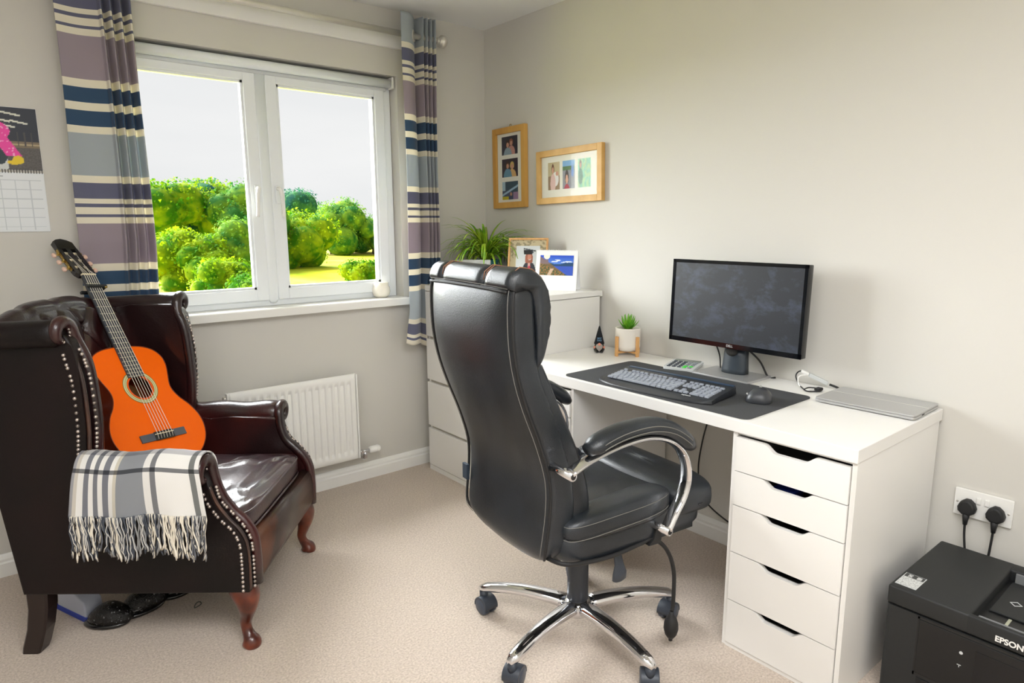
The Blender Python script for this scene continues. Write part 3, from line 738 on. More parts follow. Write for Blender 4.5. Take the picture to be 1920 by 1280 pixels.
gf = empty('photo_frame', (-.165, -.545, 1.0), math.radians(-52), 'pale wooden photo frame with a graduation picture, leaning back on chest', 'photo frame')
Mg = Matrix.Rotation(math.radians(-14), 4, 'X')
def frame_border(k, w_, h_, t, d, M=None, y0=0):
    k.box(-w_/2, -w_/2+t, y0-d, y0, 0, h_, .0012, M=M); k.box(w_/2-t, w_/2, y0-d, y0, 0, h_, .0012, M=M)
    k.box(-w_/2+t, w_/2-t, y0-d, y0, 0, t, .0012, M=M); k.box(-w_/2+t, w_/2-t, y0-d, y0, h_-t, h_, .0012, M=M)
    return k
frame_border(MB(), .20, .245, .009, .014, Mg).build('border', M_bamboo, gf)
MB().box(-.092, .092, -.006, -.002, .008, .237, M=Mg).build('mount', mat('patterned_mount', lin(196, 184, 150), .8, col2=lin(150, 140, 112), nscale=60, ramp=(.5, .56)), gf)
def grad(u, v):
    c = lin(214, 220, 222)
    if ell(u, v, .55, .70, .13, .10): c = lin(206, 140, 116)
    if ell(u, v, .55, .62, .17, .20) and not ell(u, v, .57, .68, .09, .10): c = lin(164, 98, 76)
    if v < .50 and ell(u, v, .56, .18, .30, .38): c = lin(52, 56, 66)
    if abs(u-.56) < .05 and v < .50: c = lin(214, 168, 158)
    if abs(u-.5-(v-.25)*.5) < .05 and .1 < v < .42: c = lin(200, 60, 90)
    if ell(u, v, .57, .82, .16, .065): c = lin(62, 72, 80)
    if abs(v-.885-(u-.57)*-.12) < .018 and abs(u-.57) < .26: c = lin(54, 64, 72)
    return c
picture('photo', .120, .172, grad, gf, Mg @ basis((1, 0, 0), (0, 0, 1), (0, -1, 0), (0, -.0066, .120)), 50)
MB().box(-.02, .02, 0, .003, 0, .19, M=Matrix.Translation((0, .085, 0)) @ Matrix.Rotation(math.radians(18), 4, 'X')).build('strut', M_blackp, gf)
sf = empty('photo_frame', (-.325, -.315, 1.0), math.radians(-50), 'small grey-washed photo frame standing before the spider plant', 'photo frame')
Ms = Matrix.Rotation(math.radians(-10), 4, 'X')
frame_border(MB(), .175, .132, .020, .014, Ms).build('border', M_greyframe, sf)
picture('photo', .137, .094, lambda u, v: person(u, v, .35, .62, 1.3, lin(70, 50, 40), lin(120, 90, 84)) or person(u, v, .66, .66, 1.3, lin(60, 46, 40), lin(70, 70, 78)) or lin(86, 84, 80), sf, Ms @ basis((1, 0, 0), (0, 0, 1), (0, -1, 0), (0, -.004, .066)), 40)
MB().box(-.015, .015, 0, .003, 0, .10, M=Matrix.Translation((0, .045, 0)) @ Matrix.Rotation(math.radians(18), 4, 'X')).build('strut', M_blackp, sf)
sp = empty('spider_plant', (-.175, -.225, 1.0), 0, 'spider plant with long arching green leaves in glazed teal pot', 'plant')
k = MB(); k.lathe([(.01, 0), (.040, 0), (.048, .01), (.060, .06), (.066, .105), (.070, .112), (.070, .124), (.064, .126), (.060, .118), (.058, .105), (.001, .105)], 36); k.build('pot', M_teal, sp)
k = MB(); k.lathe([(.001, .100), (.058, .104), (.057, .112), (.001, .114)], 24); k.build('soil', M_soil, sp)
for i in range(170):
    a = random.uniform(0, 2*PI); L3 = random.uniform(.18, .34); el = math.radians(random.uniform(42, 88)); pts = []; rs = []
    p = V(math.cos(a)*.02*random.random(), math.sin(a)*.02*random.random(), .112); sag = random.uniform(1.1, 2.5)
    for q in range(9):
        t = q/8; pts.append(p.copy()); rs.append(.0072*math.sin(PI*min(1, .22+.76*t))**.7+.0005)
        e = el-sag*t**1.3*1.25; p = p+V(math.cos(a)*math.cos(e), math.sin(a)*math.cos(e), math.sin(e))*L3/8
        p.x = min(p.x, .165); p.y = min(p.y, .21); 
        if p.z < .01: p.z = .01
    MB().tube(pts, rs, 4, flat=.18, up=(-math.cos(a)*.6, -math.sin(a)*.6, .8)).build('leaf', M_leaf, sp)
# candle glass on the sill
cd = empty('candle_jar', (-.655, .045, .937), 0, 'small round glass candle jar at right end of the window sill', 'candle')
k = MB(); k.lathe([(.004, 0), (.030, .001), (.042, .012), (.047, .032), (.045, .052), (.040, .060), (.040, .078), (.0375, .078), (.0375, .058), (.043, .045), (.043, .030), (.030, .010), (.002, .008)], 32)
k.build('jar', mat('milky_glass', lin(246, 240, 226), .15, coat=.4), cd)
k = MB(); k.lathe([(.002, .010), (.038, .014), (.0415, .030), (.041, .046), (.002, .047)], 24); k.build('wax', M_candle, cd)
k = MB(); k.tube([(0, 0, .046), (.001, 0, .058)], .001, 6); k.build('wick', M_dark_in, cd)

# ------------------------------------------------------------ framed photo sets on right wall
def fY(w_, h_, cy, cz, th, m, label, tilt=0):
    e = empty('picture_frame', (-.002, cy, cz), label=label, cat='picture frame', group='framed photo sets on the right wall')
    e.matrix_world = Matrix.Translation((-.002, cy, cz)) @ Matrix.Rotation(math.radians(tilt), 4, 'X') @ Matrix.Rotation(-PI/2, 4, 'Z')
    # local x -> world -y , local y -> world +x (towards wall), z up
    for q in (-w_/2, w_/2-th): MB().box(q, q+th, -.024, 0, -h_/2, h_/2, .0015).build('side_rail', m[0], e)
    for q in (-h_/2, h_/2-th): MB().box(-w_/2+th, w_/2-th, -.024, 0, q, q+th, .0015).build('cross_rail', m[1], e)
    MB().box(-w_/2+th, w_/2-th, -.012, -.004, -h_/2+th, h_/2-th).build('mount', M_matb, e)
    MB().box(-w_/2+th, w_/2-th, -.0165, -.015, -h_/2+th, h_/2-th).build('glass', M_glass, e)
    return e
LM = lambda x, z: basis((1, 0, 0), (0, 0, 1), (0, -1, 0), (x, -.0126, z))
pf1 = fY(.268, .418, -.234, 1.603, .031, (M_oak, M_oak), 'tall oak frame holding three stacked photos, nearest the room corner', -1)
def p1(u, v):
    return person(u, v, .38, .55, 1.7, lin(60, 40, 36), lin(150, 170, 186)) or person(u, v, .60, .62, 1.6, lin(150, 90, 70), lin(206, 150, 140)) or lin(50, 46, 60)
def p2(u, v):
    return person(u, v, .36, .62, 1.7, lin(70, 48, 40), lin(110, 156, 184)) or person(u, v, .64, .58, 1.7, lin(220, 190, 110), lin(222, 180, 120)) or lin(56, 44, 58)
def p3(u, v):
    c = lin(60, 84, 100)
    if v < .55-.4*(u-.3): c = lin(70, 80, 110)
    if abs(v-.35-.5*(u-.2)) < .06: c = lin(160, 190, 214)
    if u < .2 and v > .5: c = lin(170, 196, 214)
    if v < .18 and u < .4: c = lin(206, 190, 40)
    if u > .7 and v < .4: c = lin(160, 130, 166)
    if ell(u, v, .55, .3, .07, .10): c = lin(190, 140, 110)
    return c
for z, f_ in ((.115, p1), (0, p2), (-.118, p3)): picture('photo', .132, .094, f_, pf1, LM(0, z), 44)
k = MB(); k.tube([V(.012*math.cos(t*PI/6)*.7, -.004, .216+.008*math.sin(t*PI/6)) for t in range(13)], .0015, 6); k.box(-.010, .010, -.006, -.002, .207, .212); k.build('hanger', M_brass, pf1)
pf2 = fY(.448, .258, -.681, 1.539, .030, (M_oakh, M_oakh), 'wide oak frame holding three photos side by side on wall', -1.2)
def q1(u, v):
    return person(u, v, .42, .72, 1.5, lin(110, 66, 44), lin(226, 190, 184)) or (lin(206, 150, 130) if ell(u, v, .78, .58, .12, .08) else None) or (lin(232, 226, 224) if ell(u, v, .62, .38, .30, .26) else None) or (lin(150, 120, 90) if v < .5 else lin(196, 178, 140))
def q2(u, v):
    return person(u, v, .35, .36, 2.1, lin(60, 44, 40), lin(170, 40, 66)) or (lin(70, 120, 190) if ell(u, v, .82, .62, .12, .22) else None) or (lin(120, 170, 220) if v > .8 else (lin(70, 110, 60) if v > .66 else lin(136, 136, 144)))
def q3(u, v):
    return person(u, v, .2, .78, 1.2, lin(90, 60, 50), lin(70, 120, 90)) or (lin(120, 190, 160) if noise.noise(Vector((u*6, v*6, 9))) > 0 else lin(170, 206, 150))
for x, f_ in ((-.105, q1), (-.001, q2), (.104, q3)): picture('photo', .083, .132, f_, pf2, LM(x, .004), 40)

# ------------------------------------------------------------ socket and plugs
so = empty('double_socket', (-.001, -2.482, .458), label='white double wall socket with two switches, behind the printer', cat='socket')
so.matrix_world = Matrix.Translation((-.001, -2.482, .458)) @ Matrix.Rotation(-PI/2, 4, 'Z')
MB().prism(rrect(-.075, .075, -.043, .043, .003, 3), -.009, 0, 'y', bev=.0015).build('face_plate', M_white, so, recalc=True)
for x in (-.011, .011): MB().box(x-.006, x+.006, -.013, -.009, .006, .026, .0015).build('switch', M_white, so)
for x in (-.066, .066):
    k = MB(); k.lathe([(.0005, 0), (.003, 0), (.003, .0015), (.0005, .0015)], 10, M=Matrix.Translation((x, -.009, 0)) @ Matrix.Rotation(PI/2, 4, 'X')); k.build('screw', M_steel, so)
def plug(y, lab, pts):
    e = empty('plug', (-.0105, y, .452), label=lab, cat='plug', group='plugs in the wall socket'); e.matrix_world = Matrix.Translation((-.0105, y, .452)) @ Matrix.Rotation(-PI/2, 4, 'Z')
    out = [(-.024, -.002), (-.022, -.014), (-.010, -.024), (.010, -.024), (.022, -.014), (.024, -.002), (.018, .014), (.006, .024), (-.006, .024), (-.018, .014)]
    MB().prism(out, -.030, 0, 'y', bev=.007, seg=3).build('body', M_rubber, e, recalc=True)
    k = MB(); k.tube([(0, -.018, -.018), (0, -.019, -.040), (0, -.019, -.056)], [.011, .008, .006], 10, smooth=True); k.build('strain_relief', M_rubber, e)
    k = MB(); k.tube(cat_rom([(0, -.019, -.05)]+pts, 8), .0034, 8); k.build('cord', M_rubber, e)
plug(-2.447, 'left black plug with its cord in the double socket', [(.002, -.019, -.09), (.010, -.024, -.14), (.022, -.030, -.22)])
plug(-2.520, 'right black plug with its cord in the double socket', [(-.002, -.019, -.10), (-.004, -.022, -.16), (.0, -.030, -.24)])

# ------------------------------------------------------------ printer
pr = empty('printer', (-.262, -2.61, 0), math.radians(-90), 'black inkjet printer on the floor beside the desk', 'printer')
# local x right (world -y), local y toward wall (world +x); front at y=-.198, left side at x=-.21
PW, PY0, PY1, PH = .21, -.198, .198, .338
k = MB(); k.prism(rrect(-PW, PW, PY0, PY1, .012, 4), 0, .283, 'z'); k.build('body', M_printer, pr, recalc=True)
# scanner lid with sunken document tray opening: ring of boxes + floor
TX0, TX1, TY0, TY1 = -.018, .16, -.182, .150
k = MB(); k.box(-PW, TX0, PY0, PY1, .286, PH, .006, 3); k.box(TX1, PW, PY0, PY1, .286, PH, .006, 3); k.box(TX0-.008, TX1+.008, TY1, PY1, .286, PH, .006, 3); k.box(TX0-.008, TX1+.008, PY0, TY0, .286, PH, .006, 3)
k.build('lid', M_printer, pr)
dt = MB().box(TX0, TX1, TY0, TY1, .296, .306).build('document_tray', M_printerf, pr)
k = MB(); k.box(TX0+.012, TX1-.01, TY0+.004, TY0+.012, .306, .334, .001); k.build('front_guide', mat('guide_grey', lin(120, 122, 124), .5), dt)
MB().box(TX0+.014, TX1-.01, TY1-.012, TY1-.004, .306, .334, .001).build('rear_guide', MATS['guide_grey'], dt)
MB().box(TX0+.055, TX0+.062, TY0+.012, TY0+.10, .306, .3075).build('tray_mark', mat('tray_mark_grey', lin(170, 172, 150), .6), dt)
MB().box(TX0+.01, TX1-.01, TY0+.105, TY1-.02, .306, .312, .002).build('tray_flap', M_printer, dt)
mk = MB()
mk.box(.04, .046, -.01, .01, .3122, .3126)
text('pictogram', '◇ ψ | 8', .030, M_lgrey, dt, Matrix.Translation((TX0+.085, .0, .3122)))
# front face
MB().box(-.126, PW-.004, PY0-.004, PY0+.01, .121, .275, .002).build('control_panel', M_printerf, pr)
k = MB(); k.box(-.130, PW-.002, PY0-.0015, PY0+.01, .275, .281); k.box(-.130, PW-.002, PY0-.0015, PY0+.01, .112, .121); k.box(-.130, -.126, PY0-.0015, PY0+.01, .112, .281); k.build('panel_recess', M_dark_in, pr)
MB().box(-.120, PW-.01, PY0-.003, PY0+.01, .03, .108, .002).build('paper_cassette', M_printerf, pr)
MB().box(.004, .15, PY0-.0052, PY0-.003, .150, .252, .001).build('touch_screen', M_blackg, pr)
k = MB(); k.lathe([(.0030, 0), (.0042, 0), (.0042, .0006), (.0030, .0006)], 16, M=Matrix.Translation((-.026, PY0-.0042, .231)) @ Matrix.Rotation(PI/2, 4, 'X')); k.box(-.0265, -.0255, PY0-.0049, PY0-.004, .231, .236); k.build('power_symbol', M_lgrey, pr)
k = MB(); k.box(-.032, -.023, PY0-.0048, PY0-.004, .196, .1975, M=None); k.box(-.028, -.0265, PY0-.0048, PY0-.004, .190, .196); k.build('wifi_symbol', M_lgrey, pr)
text('lettering', 'EPSON', .0205, M_white, pr, Matrix.Translation((.0668, PY0-.0008, .3045)) @ Matrix.Rotation(PI/2, 4, 'X') @ Matrix.Scale(.93, 4, (1, 0, 0)), bold=.0006)
stk = MB().box(-.202, -.150, PY0+.022, PY0+.104, PH, PH+.0006).build('sticker', M_lgrey, pr)
def stick(u, v):
    c = lin(206, 208, 206)
    if v > .70: c = lin(60, 62, 62)
    if v > .74 and v < .95 and (abs(u-.27) < .11 or abs(u-.75) < .11): c = lin(214, 216, 214) if noise.noise(Vector((u*40, v*20, 0))) > -.1 else lin(90, 92, 92)
    if v < .66 and noise.noise(Vector((u*12, v*30, 5))) > .22: c = lin(150, 152, 152)
    return c
picture('sticker_print', .048, .078, stick, stk, Matrix.Translation((-.176, PY0+.063, PH+.0011)), 50)

# ------------------------------------------------------------ office chair
oc = empty('office_chair', (-.903, -1.652, 0), math.radians(-7), 'high-backed black leather office chair on chrome star base', 'office chair')
# local x = forward, y = left, z up
sts = [(.400, -.262, -.215, .165), (.425, -.285, -.190, .200), (.46, -.293, -.178, .216), (.56, -.282, -.170, .220), (.65, -.283, -.182, .220), (.75, -.312, -.212, .220), (.85, -.352, -.250, .220), (.93, -.378, -.285, .221), (1.01, -.393, -.300, .222), (1.09, -.397, -.305, .222), (1.14, -.394, -.306, .221), (1.165, -.385, -.308, .216), (1.180, -.372, -.318, .203)]
zs = []
P_ = cat_rom([Vector((a, b, c)) for a, b, c, d in sts], 4); Wd = cat_rom([Vector((a, d, 0)) for a, b, c, d in sts], 4)
k = MB(); rings = []
for p, wd in zip(P_, Wd):
    z, xb, xf = p; hw = wd.y; ring = []; n_ = 48
    cx_ = (xb+xf)/2; rx = (xf-xb)/2
    bulge = .022*math.sin(PI*max(0, min(1, (z-.40)/.79)))
    for i in range(n_):
        a = 2*PI*i/n_; ca, sa = math.cos(a), math.sin(a)
        ex = math.copysign(abs(ca)**.42, ca); ey = math.copysign(abs(sa)**.34, sa)
        X_ = cx_+rx*ex; Y_ = hw*ey
        if ca < 0: X_ -= bulge*(1-(Y_/hw)**2)*abs(ex)
        ring.append(V(X_, Y_, z-(.016*(1-(Y_/hw)**2) if z < .47 else 0)))
    rings.append(ring)
k.loft(rings); shell = k.build('back_shell', M_bl, oc, recalc=True)
# piping + stitching along the rear seam and across the top seam
def seam(xoff, yoff, r, name, m, sidey):
    pts = [V(p.x*0+p[1]+xoff, sidey*(wd.y+yoff), p[0]) for p, wd in zip(P_, Wd) if .415 < p[0] < 1.160]
    MB().tube(pts, r, 6).build(name, m, oc)
M_thread = mat('pale_thread', lin(120, 118, 112), .6)
for sy in (-1, 1):
    seam(.011, -.0005, .0042, 'piping', M_rubber, sy)
    seam(.0015, -.009, .0010, 'stitching', M_thread, sy)
ztop = 1.150
acr = [V(-.397-.022*math.sin(PI*.95)*(1-(y/.21)**2)+.003, y, ztop+.004*(1-(y/.21)**2)) for y in [-.208+.416*i/20 for i in range(21)]]
MB().tube(acr, .0040, 6).build('top_piping', M_rubber, oc); MB().tube([q+V(.0025, 0, .008) for q in acr], .0012, 6).build('top_stitching', M_thread, oc)
# headrest roll that wraps over the top: three pads side by side
def pad(y0, y1, name='headrest_pad'):
    prof = cat_rom([(-.392, 0, 1.158), (-.388, 0, 1.190), (-.362, 0, 1.206), (-.322, 0, 1.202), (-.292, 0, 1.178), (-.274, 0, 1.135), (-.270, 0, 1.06), (-.284, 0, .99), (-.300, 0, .958), (-.312, 0, .96), (-.315, 0, 1.06), (-.335, 0, 1.155)], 5, True)
    cen = V(-.315, 0, 1.12); rings = []; n_ = 14
    for i in range(n_+1):
        t = i/n_; y = y0+(y1-y0)*t; e = min(t, 1-t)*(y1-y0); s_ = 1-.16*max(0, 1-e/.022)**2.2
        rings.append([V(cen.x+(q.x-cen.x)*s_+.0015*math.sin(q.z*260+y*40)*(q.x > -.28), y, cen.z+(q.z-cen.z)*s_) for q in prof])
    return MB().loft(rings).build(name, M_bl, oc, recalc=True)
pad(-.226, -.092); pad(-.090, .138); pad(.140, .226)
for y in (-.091, .139, -.21):
    for dy in ((-.006, .006) if abs(y) < .2 else (0,)):
        MB().tube([V(a, y+dy, b) for a, b in ((-.386, 1.172), (-.382, 1.193), (-.358, 1.209), (-.322, 1.203), (-.294, 1.181), (-.276, 1.14), (-.270, 1.08))], .0013, 6).build('stitching', mat('tan_thread', lin(150, 104, 76), .6), oc)
# long front cushion of the backrest
prof = [(.47, -.125), (.53, -.112), (.60, -.118), (.68, -.142), (.76, -.176), (.84, -.215), (.92, -.252), (.97, -.276)]
rings = []
for p in cat_rom([Vector((a, b, 0)) for a, b in prof], 4):
    z, xf = p.x, p.y; e = min(1, (z-.465)/.03, (.975-z)/.02+.3); ring = []
    for i in range(32):
        a = 2*PI*i/32; ca, sa = math.cos(a), math.sin(a); ring.append(V(xf-.05+.05*math.copysign(abs(ca)**.5, ca)*e, (.210+.004*e)*math.copysign(abs(sa)**.4, sa), z))
    rings.append(ring)
MB().loft(rings).build('back_cushion', M_bl, oc, recalc=True)
MB().box(-.292, -.282, .196, .226, .52, .57, .002).build('fabric_tab', mat('dark_tab', lin(40, 52, 66), .8), oc)
# seat
def slab(name, pts, z0, z1, bev, m=M_bl, seg=4):
    return MB().prism(pts, z0, z1, 'z', bev=bev, seg=seg).build(name, m, oc, recalc=True)
slab('seat_base', rrect(-.235, .300, -.245, .245, .055, 8), .402, .485, .028)
MB().sq((.005, 0, .500), (.235, .190, .036), .5, .35, 40, 14, fn=lambda p: V(p.x, p.y, p.z-(.012*(1-(p.y/.19)**2) if p.z > 0 else 0))).build('seat_cushion', M_bl, oc)
for sy in (-1, 1):
    MB().sq((-.035, sy*.208, .503), (.195, .052, .044), .55, .6, 36, 14, fn=lambda p: V(p.x, p.y, p.z+(.012*p.x/.2 if p.z > 0 else 0))).build('side_bolster', M_bl, oc)
    for dz, yy in ((.020, .052), (-.018, .0545)):
        pts = [V(-.035+.185*math.cos(t)**1 if False else -.035+.190*math.copysign(abs(math.cos(t))**.6, math.cos(t)), sy*(.208+yy*math.sin(t)**.6), .503+dz+.010*math.cos(t)) for t in [PI*i/24 for i in range(25)]]
        MB().tube(pts, .0010, 5).build('stitching', M_thread, oc)
MB().sq((.250, 0, .487), (.098, .262, .064), .6, .42, 48, 18, fn=lambda p: V(p.x, p.y, p.z)).build('front_roll', M_bl, oc)
MB().tube([V(.250+.0985*math.cos(t), .2625*math.copysign(abs(math.sin(t))**.42, math.sin(t)), .478) for t in [-PI/2+PI*i/30 for i in range(31)]], .0022, 6).build('piping', M_black, oc)
# armrests
path = [(-.262, .694), (-.215, .713), (-.15, .730), (-.08, .741), (.0, .742), (.07, .724), (.122, .690), (.152, .645), (.160, .590), (.145, .54), (.115, .495), (.088, .452)]
for sy in (-1, 1):
    y = sy*.288
    if sy > 0: path = [(-.225, .708)]+path[2:]
    fr_ = MB(); fr_.tube(cat_rom([(a, y, b) for a, b in path], 5), .0205, 14, flat=.42, up=(0, 0, 1))
    fr_.tube([(path[0][0], sy*.205, path[0][1]-.004), (path[0][0], sy*(.305 if sy < 0 else .294), path[0][1]-.004)], .012, 16); fr_.tube([(.086, sy*.205, .450), (.086, sy*.305, .450)], .012, 16)
    af = fr_.build('armrest_frame', M_chrome, oc)
    k = MB(); k.tube([(path[0][0], sy*(.3045 if sy < 0 else .2935), path[0][1]-.004), (path[0][0], sy*(.3062 if sy < 0 else .2952), path[0][1]-.004)], .0075, 14); k.tube([(.086, sy*.3045, .450), (.086, sy*.3062, .450)], .0075, 14); k.build('end_plug', M_dark_in, af)
    k = MB(); pp = cat_rom([(a, y, b) for a, b in ((-.205, .742), (-.15, .762), (-.08, .774), (.0, .774), (.07, .756), (.125, .724), (.172, .684))], 5)
    n_ = len(pp); rs = [.0335*(min(1, .62+5*min(i, n_-1-i)/n_)) for i in range(n_)]
    k.tube(pp, rs, 18, flat=.72, up=(0, 0, 1)); pd = k.build('armrest_pad', M_bl, oc)
    for dz in (.006, -.008): MB().tube([q+V(0, sy*.0333, dz) for q in pp[3:-3]], .0013, 5).build('stitching', M_thread, pd)
    MB().box(.06, .12, sy*.205-.012, sy*.205+.012, .415, .47, .004).build('arm_bracket', M_blackp, oc)
# mechanism, column, base
MB().box(-.10, .10, -.09, .09, .375, .405, .006).build('tilt_mechanism', M_blackp, oc)
k = MB(); k.lathe([(.020, .10), (.033, .105), (.0345, .12), (.0335, .265), (.031, .270), (.0275, .271), (.0265, .33), (.027, .375)], 32); k.build('gas_column', mat('column_grey', lin(50, 54, 62), .4), oc)
MB().tube([V(-.235, 0, .428), V(-.18, 0, .402), V(-.08, 0, .39)], .02, 10, flat=.4, up=(0, 0, 1)).build('back_support_bar', M_chrome, oc)
k = MB(); k.lathe([(.015, .070), (.042, .072), (.052, .085), (.052, .105), (.040, .120), (.034, .124)], 32); k.build('hub', M_chrome, oc)
B0 = math.radians(47+7)
legm = MB(); rings = []
for i in range(15):
    t = i/14; r = .035+.312*t; zc = .101+.012*math.sin(PI*t*.9)-.021*t*t; w_ = .030-.011*t; h_ = .021-.006*t; ring = []
    if i == 14: w_ *= .55; h_ *= .55
    for q in range(20):
        a = 2*PI*q/20; ca, sa = math.cos(a), math.sin(a); ring.append(V(r, w_*math.copysign(abs(ca)**.75, ca), zc+h_*(sa if sa > 0 else sa*.9)))
    rings.append(ring)
legm.loft(rings); legmesh = legm.mesh('leg', M_chrome)
tr_ = MB(); tr_.tube([V(.10, 0, .124), V(.2, 0, .121), V(.29, 0, .106)], .012, 8, flat=.12, up=(0, 0, 1))
trm = mat('chrome_inlay', lin(36, 44, 66), .12, .7); trmesh = tr_.mesh('inlay', trm)
wh = MB()
for s_ in (-1, 1): wh.lathe([(.004, 0), (.022, 0), (.0255, .003), (.0255, .014), (.021, .018), (.004, .019)], 28, M=Matrix.Translation((0, 0, .0255)) @ Matrix.Rotation(-s_*PI/2, 4, 'X') @ Matrix.Translation((0, 0, .004)))
whmesh = wh.mesh('wheel', mat('wheel_grey', lin(60, 70, 86), .4))
cm = MB(); cm.prism([(.0275*math.cos(t), .0255+.0275*math.sin(t)) for t in [PI*(-.06+1.1*i/16) for i in range(17)]]+[(0, .028)], -.022, .022, 'y', bev=.002); cm.tube([(.010, 0, .040), (.010, 0, .066)], .012, 14)
cmesh = cm.mesh('caster', M_greyp)
for i in range(5):
    a = B0+2*PI*i/5
    l_ = bpy.data.objects.new('leg', legmesh); C.objects.link(l_); l_.parent = oc; l_.rotation_euler = (0, 0, a)
    t_ = bpy.data.objects.new('inlay', trmesh); C.objects.link(t_); t_.parent = l_
    c_ = bpy.data.objects.new('caster', cmesh); C.objects.link(c_); c_.parent = oc
    rz = a+[.3, -.5, .25, -.7, .6][i]
    c_.scale = (1.2, 1.2, 1.17); c_.location = (math.cos(a)*.332-.012*math.cos(rz), math.sin(a)*.332-.012*math.sin(rz), 0); c_.rotation_euler = (0, 0, rz)
    h_ = bpy.data.objects.new('wheel', whmesh); C.objects.link(h_); h_.parent = c_
# air hose, clip, bulb and lever
k = MB(); k.tube(cat_rom([(-.262, -.10, .415), (-.250, -.24, .425), (-.16, -.25, .408), (-.067, -.25, .402), (.034, -.245, .405), (.087, -.24, .402), (.144, -.24, .352), (.178, -.24, .272), (.181, -.24, .166), (.178, -.24, .142)], 8), .0062, 10); k.build('air_hose', M_rubber, oc)
k = MB(); k.prism([(.060, .392), (.105, .390), (.108, .405), (.105, .445), (.088, .445), (.080, .41)], -.252, -.230, 'y'); k.build('hose_clip', M_rubber, oc, recalc=True)
k = MB(); k.lathe([(.004, .14), (.0065, .139), (.008, .128), (.016, .118), (.0215, .100), (.0225, .082), (.018, .064), (.010, .052), (.006, .050), (.006, .042), (.003, .041)], 24, c=(.176, -.24, 0)); k.build('air_bulb', M_rubber, oc)
k = MB(); k.tube([(-.02, -.09, .392), (-.02, -.15, .392), (-.018, -.19, .388)], .005, 8); k.build('lever_rod', M_blackp, oc)
k = MB(); k.tube([(-.018, -.185, .388), (-.018, -.205, .365), (-.018, -.212, .34), (-.018, -.215, .315), (-.018, -.214, .296), (-.018, -.212, .290)], [.008, .014, .017, .026, .026, .018], 14, flat=.35, up=(0, 1, .2)); k.build('lever_paddle', M_greyp, oc)

# ------------------------------------------------------------ wing armchair
wv_ = V(.626, .780, 0).normalized(); AZ = math.atan2(wv_.y, wv_.x)
ac = empty('wing_armchair', (-1.5565, -.7965, 0), AZ, 'buttoned oxblood leather wing armchair with brass studs and cabriole legs', 'armchair')
